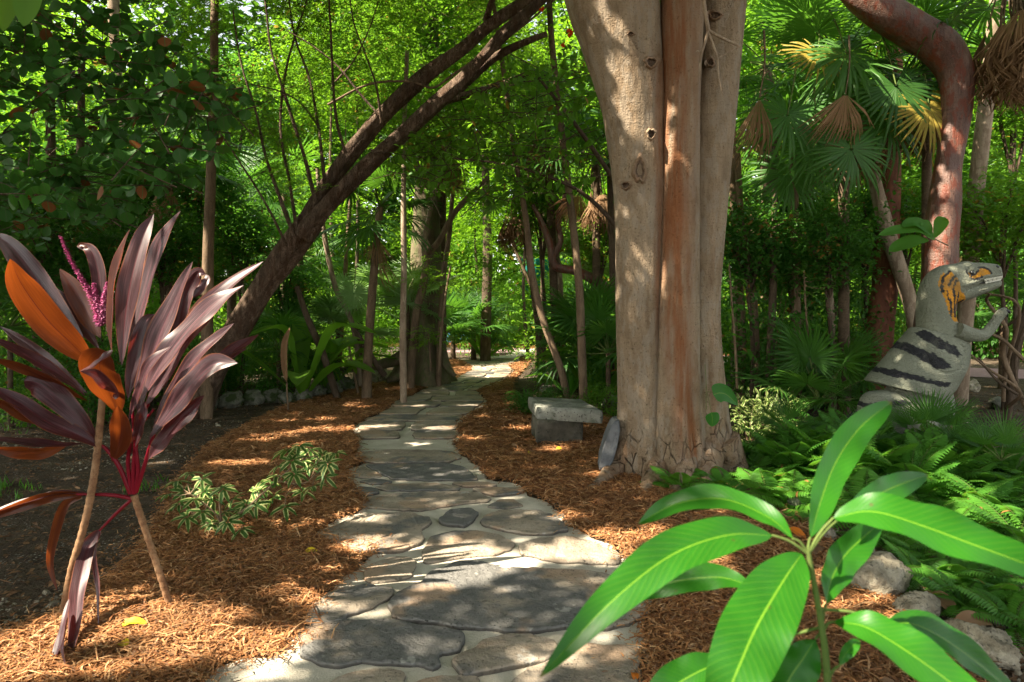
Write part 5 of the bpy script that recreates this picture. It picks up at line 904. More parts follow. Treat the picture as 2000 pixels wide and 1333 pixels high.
def palm(px, d, hpy, label, sc=1., n=14, kind='g', dead=0, hw=None, bot=None, group=None, seed=0, lean=0., lo=-.7, hi=1.25, bark='palm_bark', name='fan_palm', cat='palm'):
    r = np.random.RandomState(seed or int(px + d * 10)); top = P(px, hpy, d); base = np.array([top[0] + lean, d, 0.]); t = thing(name, label, cat, base, group); h = top[2]
    if h > .7:
        hw = hw or 5; mb = MB(); w_ = hw / F * d; mb.tube([base - [0, 0, .05], base * .7 + top * .3 + [lean * .12, 0, 0], base * .35 + top * .65 + [lean * .1, 0, 0], top], [w_ * 1.3, w_ * 1.05, w_, w_ * .9], 10, 26, .05); mb.build('trunk', M[bark], t)
    palm_head(t, top - base, n, sc, r, kind, dead, lo, hi); return t
G1 = 'fan palms in the thicket'
palm(742, 11.0, 405, 'slim fan palm with a dark drooping crown left of the big buttressed trunk', 1.0, 16, hw=8, lean=-.22, dead=2, bark='thin_bark')
palm(862, 13.5, 250, 'tall fan palm above the path with a skirt of dead brown fronds', 1.15, 14, dead=10, hw=9)
palm(1010, 13.4, 360, 'fan palm over the path end with many hanging dead fronds', 1.1, 13, dead=12, hw=7, lean=.5)
palm(1065, 12.0, 215, 'tall fan palm with spiky dark fronds left of the huge tree', 1.0, 14, dead=7, hw=8, lean=.2)
palm(1165, 11.5, 300, 'fan palm half hidden behind the left edge of the huge tree', 1.1, 15, dead=7, hw=8)
palm(452, 13.0, 385, 'fan palm behind the cordyline with long glossy fronds', 1.15, 17, hw=8, lo=-.9)
palm(330, 11.0, 300, 'fan palm in the shade above the cordyline', 1.2, 15, hw=8, dead=3)
palm(585, 14.6, 500, 'short fan palm under the leaning tree', 1.1, 15, hw=8)
palm(90, 9.2, 430, 'fan palm at the left edge with a skirt of brown fronds', 1.1, 14, hw=5, dead=9)
palm(215, 12.0, 440, 'blue green fan palm behind the pink flower spike', 1.1, 14, kind='s', hw=7)
palm(555, 16.0, 380, 'fan palm far behind the leaning tree', 1.2, 14, dead=3, hw=7)
palm(702, 13.2, 585, 'young silvery fan palm left of the slim palm trunk', .95, 12, kind='s', hw=6, lo=-.3, hi=.9)
palm(795, 12.7, 585, 'young pale fan palm between two thin trunks left of the buttressed trunk', .95, 12, kind='s', hw=6, lo=-.3, hi=.9)
palm(1210, 14.0, 480, 'silver green fan palm behind the bench', 1.1, 14, kind='s', hw=7)
palm(1160, 14.5, 500, 'silver green fan palm in front of the teal fence', 1.1, 13, kind='s', hw=6)
palm(1648, 9.3, 120, 'tall fan palm right of the huge tree with dead folded fronds hanging from it', 1.35, 18, dead=6, hw=10, lo=-1.3)
palm(1810, 9.0, 95, 'fan palm beside the crooked red trunk with one yellow frond', 1.2, 12, dead=5, hw=9, lo=-1.25)
palm(1500, 12.0, 130, 'tall fan palm behind the right edge of the huge tree', 1.3, 16, dead=4, hw=9, lo=-1.1)
palm(1580, 13.0, 330, 'fan palm in the dark thicket right of the huge tree', 1.2, 15, dead=3, hw=8)
palm(1470, 14.5, 420, 'low fan palm in the dark gap behind the huge tree', 1.2, 14, hw=7)
palm(1985, 7.7, -70, 'fan palm at the top right corner whose brown skirt hangs over the crooked trunk', 1.3, 8, dead=26, hw=7, lean=.6, lo=-1.2)
palm(1840, 12.5, 420, 'fan palm behind the head of the dinosaur', 1.1, 14, dead=4, hw=8)
palm(1690, 13.5, 560, 'young fan palm in the shade behind the dark red trunk', 1.1, 13, hw=8)
palm(1960, 12.5, 600, 'young fan palm beyond the bare branches at the right edge', 1.1, 13, hw=8)
palm(1600, 8.3, 790, 'low fan palm among the ferns left of the dinosaur', .95, 13, lo=.0, hi=1.3)
palm(1815, 6.2, 868, 'small stiff fan palm growing in front of the dinosaur', .62, 10, kind='k', lo=.35, hi=1.45)
palm(1700, 6.1, 880, 'small stiff fan palm in the ferns left of the dinosaur legs', .5, 9, kind='k', lo=.3, hi=1.45); palm(1955, 5.6, 900, 'small stiff fan palm in the ferns near the right edge', .5, 9, kind='k', lo=.3, hi=1.45); palm(1540, 6.6, 850, 'small stiff fan palm in front of the variegated bush', .5, 9, kind='k', lo=.3, hi=1.45); palm(1870, 6.0, 905, 'tiny fan palm at the feet of the dinosaur', .45, 8, kind='k', lo=.2, hi=1.4)
palm(885, 19.0, 650, 'dark low fan palm at the left of the path end', 1.3, 15, lo=-.1, hi=1.3)
palm(848, 17.6, 665, 'dark low fan palm touching the buttressed trunk', 1.1, 14, lo=-.1, hi=1.3)
palm(925, 18.8, 650, 'low fan palm in the planted island at the path end', 1.2, 14, lo=-.1, hi=1.3)
palm(1188, 9.9, 690, 'dark fan palm spreading low behind the bench', 1.0, 13, lo=-.2, hi=1.2)
palm(1145, 10.9, 660, 'low fan palm behind the two thin bench trunks', .95, 12, lo=-.1, hi=1.3)
palm(545, 11.6, 690, 'low dark fan palm above the left row of rocks', 1.0, 13, lo=-.1, hi=1.2)
palm(660, 13.0, 650, 'low fan palm in sun beyond the left row of rocks', 1.0, 13, kind='s', lo=-.1, hi=1.2)
palm(20, 8.5, 640, 'low fan palm in the shade at the left edge', 1.1, 13, lo=-.2, hi=1.2)
# special fronds in plain view, each a part of its palm
def frond_at(parent, px, py, d, key, idx, sc, rot):
    o = link(FAN[key][idx], 'frond' if key != 'd' else 'dead_frond', parent); q = P(px, py, d) - np.array(parent.location); o.location = [float(v) for v in q]; o.scale = (sc,) * 3; o.rotation_euler = rot; return o
pm = [o for o in bpy.data.objects if o.get('label', '').startswith('tall fan palm right of')][0]; py_ = [o for o in bpy.data.objects if o.get('label', '').startswith('fan palm beside the crooked')][0]
frond_at(pm, 1650, 185, 8.1, 'g', 1, 1.15, (0, 1.3, -1.5)); frond_at(pm, 1658, 70, 7.7, 'd', 2, 1.15, (0, 1.5, -1.5)); frond_at(pm, 1720, 60, 8.3, 'g', 0, 1.25, (.5, 1.25, -1.2)); frond_at(pm, 1590, 170, 8.5, 'g', 3, 1.25, (-.3, 1.3, -1.8)); frond_at(pm, 1690, 150, 8.6, 'g', 2, 1.2, (.3, 1.1, -1.0)); frond_at(pm, 1545, 240, 9.0, 'g', 1, 1.2, (-.3, 1.2, -2.0)); frond_at(pm, 1620, 20, 8.7, 'g', 2, 1.3, (.1, 1.0, -1.5)); frond_at(pm, 1492, 60, 7.8, 'd', 0, 1.35, (0, 1.5, -1.3)); frond_at(pm, 1555, 130, 8.4, 'g', 2, 1.2, (-.6, 1.1, -2.2)); frond_at(pm, 1600, 60, 8.8, 'y', 1, .9, (-.4, .8, -2.0))
o = frond_at(py_, 1800, 118, 8.2, 'y', 0, 1.05, (0, 1.25, -1.6)); o['label'] = 'yellow frond'
sv = [o for o in bpy.data.objects if o.get('label', '').startswith('young silvery')][0]; sv2 = [o for o in bpy.data.objects if o.get('label', '').startswith('young pale fan')][0]
frond_at(sv, 695, 520, 12.2, 's', 0, .85, (0, 1.15, -1.5)); frond_at(sv, 655, 545, 12.8, 's', 1, .8, (0, 1.2, -1.9)); frond_at(sv2, 800, 520, 12.6, 's', 1, .8, (0, 1.05, -1.5)); frond_at(sv2, 770, 535, 12.9, 's', 0, .7, (0, 1.3, -1.7))
# ================================================================ thin trunks in the thicket
def pole(rows, d, bark, label, name='thin_tree', seed=0, group=None, n=10):
    p, r = px_path(rows, d); base = p[0] * [1, 1, 0]; t = thing(name, label, 'tree', base, group); mb = MB(); mb.tube(p, r, n, 40, .06, seed=seed); mb.build('trunk', M[bark], t); return t
def gy(d): return HY + F * H / d
POLES = [([(788, gy(10.4), 7), (787, 640, 6.5), (789, 520, 6), (788, 400, 5), (790, 250, 4.5), (795, 100, 4)], 10.4, 'pale_bark', 'straight thin trunk, pale on its sunny side, right of the slim palm trunk'),
 ([(1112, gy(9.8), 8), (1095, 720, 7.5), (1062, 630, 7), (1040, 540, 7), (1026, 420, 6), (1005, 300, 5), (985, 150, 5), (960, -20, 4)], 9.8, 'thin_bark', 'thin trunk behind the bench leaning to the left'),
 ([(1141, gy(9.5), 8.5), (1136, 680, 8.5), (1131, 560, 8), (1118, 430, 7.5), (1102, 300, 7), (1088, 180, 6), (1076, 60, 6), (1070, -60, 5)], 9.5, 'thin_bark', 'thin straight trunk behind the right half of the bench'),
 ([(1098, gy(13), 7), (1094, 560, 6), (1085, 480, 6), (1080, 400, 5)], 13, 'pale_bark', 'pale thin trunk between the two bench trunks, farther back'),
 ([(800, gy(12.2), 9), (812, 620, 8), (826, 560, 8), (836, 500, 7), (858, 470, 6), (885, 420, 5.5), (915, 385, 5), (950, 350, 3)], 12.2, 'thin_bark', 'crooked thin tree winding up before the buttressed trunk'),
 ([(832, 520, 6), (828, 470, 5), (838, 420, 4.5), (852, 360, 4), (870, 280, 3)], 12.2, 'pale_bark', ''),
 ([(856, gy(12.6), 6), (864, 560, 5.5), (876, 470, 5), (884, 380, 4)], 12.6, 'thin_bark', 'thin upright trunk at the right edge of the buttressed trunk'),
 ([(735 - 30, gy(12.5), 5), (690, 640, 5), (655, 560, 5), (632, 450, 5), (620, 330, 4)], 12.5, 'pale_bark', 'pale thin trunk far behind the leaning tree, lit by sun'),
 ([(752, 735, 6), (720, 690, 6), (690, 640, 5)], 11.5, 'dark_bark', 'short dark leaning pole left of the slim palm trunk'),
 ([(660, gy(11), 7), (630, 690, 7), (600, 620, 6), (580, 560, 5)], 11, 'dark_bark', 'dark pole leaning left behind the row of rocks'),
 ([(403, gy(9.2), 12), (405, 560, 11), (409, 420, 10), (414, 280, 9), (418, 150, 8), (420, -40, 7)], 9.2, 'thin_bark', 'mottled grey trunk standing above the cordyline'),
 ([(150, gy(11), 10), (151, 480, 9), (154, 380, 8), (158, 250, 7), (160, 60, 6)], 11, 'dark_bark', 'dark thin trunk left of the pink flower spike, higher up'),
 ([(105, gy(10.5), 11), (106, 480, 10), (100, 350, 9), (98, 150, 8)], 10.5, 'dark_bark', 'dark trunk near the left edge behind the cordyline'),
 ([(225, -60, 12), (222, 40, 10), (228, 120, 8), (240, 260, 6), (238, gy(12), 8)], 12, 'pale_bark', 'pale trunk high above the left thicket'),
 ([(1445, gy(10.5), 9), (1448, 640, 9), (1440, 520, 8), (1432, 380, 7), (1430, 200, 6)], 10.5, 'thin_bark', 'grey brown thin trunk at the right edge of the huge tree'),
 ([(1478, gy(9.8), 9), (1474, 660, 8.5), (1468, 560, 8), (1448, 440, 7), (1440, 300, 6)], 9.8, 'thin_bark', 'thin trunk bending left, second right of the huge tree'),
 ([(1500, gy(9.4), 8), (1506, 660, 7.5), (1510, 560, 7), (1512, 430, 6), (1516, 250, 5)], 9.4, 'dark_bark', 'dark thin trunk, the blackest of the row right of the huge tree'),
 ([(1556, gy(9.6), 9), (1556, 660, 9), (1555, 560, 8.5), (1553, 440, 8), (1550, 300, 7)], 9.6, 'thin_bark', 'straight tan thin trunk standing alone midway between the huge tree and the dinosaur'),
 ([(1628, gy(10), 7), (1624, 640, 6.5), (1618, 540, 6), (1606, 420, 5)], 10, 'pale_bark', 'pale thin trunk in the sun left of the dark red trunk'),
 ([(1648, gy(12), 9), (1650, 600, 9), (1652, 480, 8), (1650, 350, 7), (1640, 120, 7)], 12, 'thin_bark', 'thicker grey trunk behind the pale thin one, left of the dark red trunk'),
 ([(1432, 735, 5), (1434, 640, 5), (1433, 560, 4)], 11.5, 'pale_bark', 'very thin pale trunk hard against the huge tree on its right'),
 ([(1205, gy(11), 7), (1200, 640, 7), (1196, 500, 7), (1192, 380, 6), (1190, 200, 6)], 11, 'dark_bark', 'dark trunk hard against the left side of the huge tree'),
 ([(948, gy(18.5), 11), (950, 600, 10), (952, 500, 9), (950, 400, 8), (945, 250, 7)], 18.5, 'dark_bark', 'dark mossy trunk in the planted island at the path end'),
 ([(1195, 575, 12), (1165, 550, 11), (1125, 530, 9), (1085, 520, 9), (1075, 480, 8), (1060, 440, 6), (1040, 400, 4)], 11.8, 'gumbo', 'sinuous reddish branch bending left from behind the huge tree'),
 ([(1080, 505, 7), (1095, 470, 6), (1090, 430, 6), (1105, 380, 5)], 11.8, 'gumbo', ''),
 ([(1965, gy(8.6), 8), (1985, 690, 8), (2005, 600, 7), (2030, 450, 6)], 8.6, 'dark_bark', 'dark thin trunk at the far right edge')]
last = None
for i, (rows, d, bk, lab) in enumerate(POLES):
    if rows[0][1] < rows[-1][1]: rows = rows[::-1]
    if lab: last = pole(rows, d, bk, lab, seed=i)
    else:
        p, r = px_path(rows, d); mb = MB(); mb.tube(p, r, 8, 30, .06, seed=i); mb.build('branch', M[bk], last)
# the big buttressed trunk
bt2 = thing('buttressed_tree', 'massive smooth trunk with spreading root buttresses left of the path', 'tree', G(830, gy(13.2)))
mb = MB(); p, r = px_path([(828, gy(13.2) + 4, 62), (829, 700, 44), (830, 650, 38), (831, 580, 34), (832, 480, 29), (834, 350, 23), (836, 200, 20), (840, 0, 17), (842, -200, 14)], 13.2)
mb.tube(p, r, 48, 80, .02, lambda S, TH: 1 + np.exp(-S / .55) * (.34 * np.maximum(np.sin(TH * 3 + .6), -.3) + .12 * np.sin(TH * 7))); mb.build('trunk', M['buttress'], bt2); CROWN_AT = (P(845, 215, 12.6), P(790, 120, 13.6), P(890, 60, 13.2), P(840, -40, 13.))
for rows in ([(795, 690, 14), (770, 705, 11), (720, 716, 8), (660, 722, 5), (610, 728, 3)], [(858, 660, 10), (868, 700, 10), (882, 722, 6), (892, 730, 3)], [(800, 700, 12), (785, 730, 9), (760, 742, 5)]):
    p, r = px_path(rows, 12.9); p[:, 1] = [12.9 - .12 * i for i in range(len(p))]; mb = MB(); mb.tube(p, r, 10, 24, .08); mb.build('root', M['buttress'], bt2)
# bare branches at the right edge
br = thing('bare_bush', 'tangle of bare dark branches at the right edge beyond the dinosaur', 'bush', G(1985, 800)); r_ = np.random.RandomState(12)
for i, rows in enumerate([[(1985, 800, 5), (1975, 700, 5), (1950, 640, 4), (1930, 590, 3), (1905, 575, 2)], [(1985, 790, 4), (1990, 720, 4), (1960, 600, 3), (1945, 570, 2)], [(1975, 700, 4), (1940, 660, 3), (1900, 640, 2.4), (1870, 620, 1.6)], [(1990, 800, 4), (1960, 760, 3), (1930, 720, 2.4), (1895, 690, 1.6)], [(1985, 760, 3), (2005, 680, 3), (2010, 560, 2)], [(1962, 655, 3), (1975, 600, 2.4), (1990, 540, 1.6)], [(1985, 780, 3), (1940, 745, 2.5), (1920, 700, 2)]]):
    p, r = px_path(rows, 7.7); p[:, 1] += r_.uniform(-.25, .25, len(p)); p[:, 1] -= .0; mb = MB(); mb.tube(p, r, 7, 24, .1); mb.build('branch', M['thin_bark'] if i < 4 else M['dark_bark'], br)

# ================================================================ leafy shrubs (each a thing: foliage and stems)
def clump_pts(n, rx, ry, rz, r, hollow=.35):
    u = unit(r.normal(size=(n, 3))); rad = (hollow + (1 - hollow) * r.rand(n)) ** .6; return u * rad[:, None] * [rx, ry, rz]
def shrub_meshes(name, mat, n, L, W, tpl, seed, rx=1., rz=.8, per=9, stems=7, up=.25):
    r = np.random.RandomState(seed); nc = n // per; cc = clump_pts(nc, rx, rx, rz, r) * (1 + .25 * snoise(np.arange(nc) * 1.7, np.arange(nc) * .9, seed))[:, None]; cc[:, 2] += rz * .95; cc[:, 2] = np.maximum(cc[:, 2], .06)
    c = np.repeat(cc, per, 0) + r.normal(0, L * 1.1, (nc * per, 3)); k = len(c); out = unit(c - [0, 0, rz * .7]) ; d = unit(out * .7 + r.normal(0, .6, (k, 3)) + [0, 0, -.1]); nn = unit(np.stack([r.normal(0, .5, k), r.normal(0, .5, k), np.full(k, 1.)], -1) + out * .4)
    f = MB(); f.leaves(tpl, c, d, nn, L * r.uniform(.65, 1.3, k), W * r.uniform(.7, 1.3, k), np.clip(np.repeat(r.normal(.45, .22, nc), per) + r.normal(0, .12, k), 0, 1)); s = MB()
    for i in range(stems):
        q = cc[r.randint(nc)]; s.tube([(q[0] * .12, q[1] * .12, -.03), (q[0] * .4, q[1] * .4, q[2] * .5), tuple(q)], [.012, .009, .004], 5, 10)
    return f.mesh('foliage', M[mat]), s.mesh('stems', M['stem_brown'])
SHM = {'dk': [shrub_meshes('a', 'dark', 2300, .085, .045, T_OVAL, 1), shrub_meshes('b', 'dark', 2600, .07, .04, T_OVAL, 2, .9, 1.0)], 'gr': [shrub_meshes('c', 'green', 2300, .10, .045, T_OVAL, 3), shrub_meshes('d', 'green', 2000, .13, .05, T_OVAL, 4, 1., .7)],
       'lm': [shrub_meshes('e', 'lime', 2600, .085, .04, T_OVAL, 5), shrub_meshes('f', 'lime', 3200, .06, .03, T_RHOMB, 6, 1., .6)], 'vb': [shrub_meshes('g', 'variegated_bush', 560, .24, .075, T_OVAL, 7, 1., .7)], 'rd': [shrub_meshes('h', 'round', 1100, .15, .13, T_ROUND, 8)]}
def shrub(x, y, sc, kind, label, group=None, r=RS, name='shrub', zs=1.):
    i = r.randint(len(SHM[kind])); t = thing(name, label, 'bush', (x, y, 0), group); t.rotation_euler = (0, 0, r.uniform(0, 6.28)); t.scale = (sc, sc, sc * zs)
    link(SHM[kind][i][0], 'foliage', t); link(SHM[kind][i][1], 'stems', t); return t
def shp(px, d, sc, kind, label, zs=1.): return shrub((px - CX) / F * d, d, sc, kind, label, zs=zs)
shp(1462, 7.6, .34, 'vb', 'cream and green variegated bush lit by sun just right of the huge tree', 1.0); shp(1512, 7.9, .32, 'vb', 'second cream variegated bush, behind the first one', 1.)
shp(1042, 9.6, .38, 'dk', 'dark low clump beside the path left of the bench', .55); shp(1085, 9.7, .34, 'dk', 'dark low clump touching the back left of the bench', .6); shp(1180, 9.3, .36, 'gr', 'leafy clump between the bench and the huge tree', .8); shp(1215, 10.5, .7, 'dk', 'dark bush behind the bench', 1.1)
shp(1150, 12., .9, 'dk', 'dark bush under the reddish bending branch', 1.1); shp(1085, 12.5, .5, 'gr', 'green bush at the right side of the far path', .9)
GS = 'bushes of the thicket'; r_ = np.random.RandomState(77)
SL = {'dk': 'dark leaved bush in the thicket', 'gr': 'mid green bush in the thicket', 'lm': 'bright yellow green bush in the thicket'}
def place_shrubs(n, x0, x1, d0, d1, s0, s1, kinds, zs=(.7, 1.3)):
    for i in range(n):
        px = r_.uniform(x0, x1); d = r_.uniform(d0, d1); k = kinds[r_.randint(len(kinds))]; x = (px - CX) / F * d
        if inpoly(np.array(x), np.array(d), gpath) or inpoly(np.array(x), np.array(d), gL) or inpoly(np.array(x), np.array(d), gR) : continue
        if np.min(np.hypot(rp[:, 0] - x, rp[:, 1] - d)) < 2.4: continue
        if abs(x + .9) < 1.0 and d < 20: continue
        if blocked(x, d, 1.2 * s1, s1) or (975 < px < 1100 and d < 28.5): continue
        shrub(x, d, r_.uniform(s0, s1), k, SL[k] + (', left of the path' if px < 950 else ', right of the path') + (', close to the front' if d < 11.5 else ', farther back'), GS, r_, zs=r_.uniform(*zs))
place_shrubs(12, -60, 300, 8.6, 12, .35, .8, ['dk', 'dk', 'gr']); place_shrubs(10, 300, 560, 11.3, 13, .35, .7, ['dk', 'gr']); place_shrubs(26, -150, 760, 12.5, 20, .8, 1.8, ['dk', 'gr', 'gr', 'lm'], (.8, 1.6)); place_shrubs(16, 500, 830, 12.5, 17, .4, .9, ['lm', 'lm', 'gr'])
place_shrubs(14, 1440, 1720, 9.6, 13, .5, 1.0, ['dk', 'dk', 'gr']); place_shrubs(26, 1330, 2150, 13, 20, .9, 1.9, ['dk', 'dk', 'gr'], (.9, 1.7)); place_shrubs(16, 860, 1300, 15.5, 21, .6, 1.4, ['gr', 'lm', 'dk'], (.8, 1.5)); place_shrubs(24, 500, 1400, 25, 32, 1.4, 2.6, ['lm', 'lm', 'gr'], (.9, 1.6)); place_shrubs(14, 1400, 2300, 20, 30, 1.4, 2.4, ['gr', 'dk', 'lm'])
# ================================================================ ferns
def fern_mesh(seed, n=11, L=.5, els=(.35, 1.15)):
    r = np.random.RandomState(seed); mb = MB(); ms = mb
    for i in range(n):
        a = i * 2.4 + r.normal(0, .2); el = r.uniform(*els); h = np.array([math.cos(a), math.sin(a), 0]); Lf = L * r.uniform(.7, 1.15); u = np.linspace(0, 1, 22)
        p = h * (Lf * (u * math.cos(el) + .25 * u ** 2))[:, None] + np.array([0, 0, 1.]) * (Lf * (u * math.sin(el) - .55 * u ** 2 * (1.1 - .4 * el)))[:, None]; T = unit(np.gradient(p, axis=0)); s_ = unit(np.cross(T, [0, 0, 1])); nn = np.cross(s_, T)
        w_ = .115 * L / .5 * np.sin(np.pi * np.clip(u * .93 + .07, 0, 1)) ** .8
        for sg in (-1, 1): mb.leaves(T_OVAL, p[2:], s_[2:] * sg + T[2:] * .35 - nn[2:] * .1, nn[2:] + r.normal(0, .15, (20, 3)), w_[2:] + .01, .024 * L / .5, np.clip(.45 + .3 * r.rand() + r.normal(0, .1, 20), 0, 1))
        mb.tube(p[::5], [.0028, .0024, .002, .0016, .001], 4, 10, m=1)
    return mb.mesh('fronds', [M['fern'], M['stem_green']])
FM = [fern_mesh(i, 9 + 2 * i) for i in range(4)]; FU = [fern_mesh(10 + i, 14, .5, (.85, 1.4)) for i in range(2)]; r_ = np.random.RandomState(5)
def fern(px, py, sc, label):
    g0 = G(px, py); o = link((FU[r_.randint(2)] if 'tall' in label else FM[r_.randint(4)]), 'fern'); o.location = [float(v) for v in g0]; o.scale = (sc,) * 3; o.rotation_euler = (r_.normal(0, .08), r_.normal(0, .08), r_.uniform(0, 6.28)); return tag(o, label, 'fern', 'sword ferns around the dinosaur')
for i, (px, py) in enumerate([(1490, 950), (1530, 965), (1570, 975), (1500, 985), (1545, 1000), (1600, 990), (1620, 960), (1470, 925), (1520, 930), (1580, 940), (1640, 1000), (1670, 975), (1710, 960), (1690, 1015), (1740, 940), (1720, 1000), (1480, 900), (1530, 900), (1590, 905), (1640, 930), (1790, 950), (1830, 960), (1850, 930), (1330, 962), (1420, 960)]): fern(px, py, r_.uniform(.75, 1.1), 'sword fern between the huge tree and the feet of the dinosaur')
for i, (px, py) in enumerate([(1880, 960), (1920, 975), (1960, 965), (1990, 1000), (1940, 1010), (1900, 1010), (1860, 990), (1980, 930), (1930, 920), (1890, 905), (2020, 960), (1820, 1010), (1870, 1045), (1780, 985), (1990, 1060), (2030, 1020)]): fern(px, py, r_.uniform(.7, 1.1), 'sword fern right of the dinosaur toward the right edge')
for i, (px, py) in enumerate([(1800, 1090), (1850, 1130), (1760, 1075), (1900, 1150), (1880, 1190), (1940, 1180), (1790, 1130), (1720, 1060), (1950, 1110), (1980, 1230)]): fern(px, py, r_.uniform(.45, .7), 'small fern on the bare soil behind the pale edging rocks')
for i, (px, py) in enumerate([(1560, 915), (1600, 925), (1640, 915), (1680, 925), (1720, 918), (1575, 890), (1625, 890), (1670, 900), (1850, 905), (1890, 925), (1800, 922), (1545, 930)]): fern(px, py, r_.uniform(1.15, 1.5), 'tall sword fern hiding the legs and tail of the dinosaur')
for i, (px, py) in enumerate([(1760, 930), (1840, 945), (1700, 945), (1660, 945), (1780, 965)]): fern(px, py, r_.uniform(1.0, 1.3), 'tall sword fern hiding the legs and tail of the dinosaur')
# ================================================================ broad pleated leaves (palm grass)
def strap_mesh(seed, n, L, W, mat='fern', el=(.5, 1.3)):
    r = np.random.RandomState(seed); mb = MB()
    for i in range(n):
        a = i * 2.4 + r.normal(0, .3); e = r.uniform(*el); h = np.array([math.cos(a), math.sin(a), 0]); Lf = L * r.uniform(.7, 1.1); pts = [h * .02, h * Lf * .35 * math.cos(e) + [0, 0, Lf * .42 * math.sin(e)], h * Lf * .75 * math.cos(e) + [0, 0, Lf * .75 * math.sin(e)], h * Lf * (math.cos(e) + .25) + [0, 0, Lf * (.80 * math.sin(e) - .1)]]
        mb.blade(pts, W, -h * .5 + [0, 0, 1], 1.3, .7, .35, .05, 2, 18, 6, np.clip(.5 + r.normal(0, .2), 0, 1), seed=i)
    return mb.mesh('leaves', M[mat])
ST1 = strap_mesh(1, 7, 1.25, .13, 'green'); ST2 = strap_mesh(2, 16, .42, .012, 'dark', (.4, 1.4)); ST3 = strap_mesh(3, 6, .9, .10, 'fern')
def strap(px, d, me, sc, name, label, cat='plant', group=None):
    o = link(me, name); o.location = ((px - CX) / F * d, d, 0); o.scale = (sc,) * 3; o.rotation_euler = (0, 0, (px * 1.7) % 6.28); return tag(o, label, cat, group)
strap(590, 11.0, ST1, 1.4, 'broad_leaf_plant', 'tall plant with broad pleated leaves above the left row of rocks'); strap(640, 11.9, ST1, 1.0, 'broad_leaf_plant', 'plant with arching pleated leaves right of the tall pleated one'); strap(945, 18.8, ST1, 1.0, 'broad_leaf_plant', 'upright broad pleated plant in the island at the path end'); strap(1160, 10.4, ST1, 1.1, 'broad_leaf_plant', 'broad pleated plant behind the bench'); strap(1205, 11.0, ST1, 1.3, 'broad_leaf_plant', 'large pleated plant between the bench and the huge tree'); strap(1112, 11.2, ST3, .9, 'broad_leaf_plant', 'broad leaved plant hanging toward the far path')
strap(1610, 7.6, ST3, .6, 'strap_leaf_plant', 'pale strap leaved plant beside the tan dead leaf left of the dinosaur')
for i, (px, d) in enumerate([(1018, 9.9), (1030, 9.4), (1045, 9.2), (1062, 9.3), (1080, 9.45), (1025, 10.3), (1000 + 48, 9.7)]): strap(px, d, ST2, 1.0, 'grass_tuft', 'dark grassy tuft at the mulch edge left of the bench', 'grass', 'dark grassy tufts left of the bench')
sp_ = thing('palm_spathe', 'brown dry boat shaped palm sheath hanging left of the row of rocks', 'sheath', P(560, 745, 9.5)); mb = MB(); mb.blade([P(566, 640, 9.5), P(556, 670, 9.45), P(555, 710, 9.45), P(560, 748, 9.5)], 10 / F * 9.5, (.3, -1, 0), .7, .7, .9, .02, 1, 18, 6, .4); mb.build('husk', M['dead'], sp_); mb = MB(); mb.tube([P(560, 748, 9.5), P(562, 790, 9.6), P(565, 815, 9.65)], [.012, .012, .014], 6, 10); mb.build('stalk', M['thin_bark'], sp_)

# ================================================================ the round leaved tree in the upper left
rt = thing('round_leaf_tree', 'dark round leaved tree filling the upper left corner', 'tree', (-6.0, 6.2, 0)); r_ = np.random.RandomState(15); mb = MB(); tb = MB(); cen = []
while len(cen) < 430:
    px, py = r_.uniform(-120, 480), r_.uniform(-140, 470); lim = np.interp(px, [-120, 100, 250, 350, 420, 480], [480, 470, 420, 330, 270, 220]); top = np.interp(px, [-120, 150, 250, 330, 480], [-140, -140, 20, 90, 190])
    if py > lim or py < top: continue
    cen.append(P(px, py, r_.uniform(5.2, 7.4)))
cen = np.array(cen); cen = cen[~gap(cen, .12)]
for c in cen:
    d = unit(r_.normal(size=3) * [1, 1, .5]); k = 8; t_ = np.linspace(-.22, .22, k)[:, None]; pts = c + d * t_ + [0, 0, -.12] * t_ ** 2; sd = perp(r_.normal(size=(k, 3)), np.tile(d, (k, 1)))
    mb.leaves(T_ROUND, pts, sd + d * .4 + [0, 0, -.15], np.array([0, -.25, 1]) + r_.normal(0, .4, (k, 3)), r_.uniform(.085, .135, k), r_.uniform(.075, .12, k)); tb.tube([pts[0] - d * .12, pts[3], pts[-1]], [.006, .004, .002], 4, 6)
mb.build('foliage', M['round'], rt); tb.build('twigs', M['dark_bark'], rt); mb = MB(); mb.tube([(-6.0, 6.2, -.05), (-5.95, 6.2, 1.5), (-5.8, 6.3, 3.), (-5.5, 6.4, 4.6), (-5.2, 6.4, 6)], [.08, .065, .055, .045, .03], 14, 40, .06); mb.build('trunk', M['dark_bark'], rt)
# broad leaves hanging in the middle distance over the path
mo = thing('overhanging_tree', 'tree with mid sized green leaves hanging over the path left of the huge tree', 'tree', (1.75, 9.2, 0)); r_ = np.random.RandomState(19); mb = MB(); tb = MB()
k = 0
while k < 190:
    px, py = r_.uniform(740, 1190), r_.uniform(90, 400); lim = np.interp(px, [740, 850, 950, 1050, 1190], [320, 380, 385, 400, 330]); top = np.interp(px, [740, 850, 950, 1190], [290, 250, 170, 60])
    if py > lim or py < top: continue
    k += 1; c = P(px, py, r_.uniform(7.6, 10.2)); d = unit(r_.normal(size=3) * [1, 1, .35]); q = 9; t_ = np.linspace(-.2, .25, q)[:, None]; pts = c + d * t_; sd = perp(r_.normal(size=(q, 3)), np.tile(d, (q, 1)))
    mb.leaves(T_OVAL, pts, sd + d * .5 + [0, 0, -.2], np.array([0, -.2, 1]) + r_.normal(0, .35, (q, 3)), r_.uniform(.08, .15, q), r_.uniform(.05, .085, q)); tb.tube([pts[0] - d * .25, pts[4], pts[-1]], [.006, .004, .002], 4, 6)
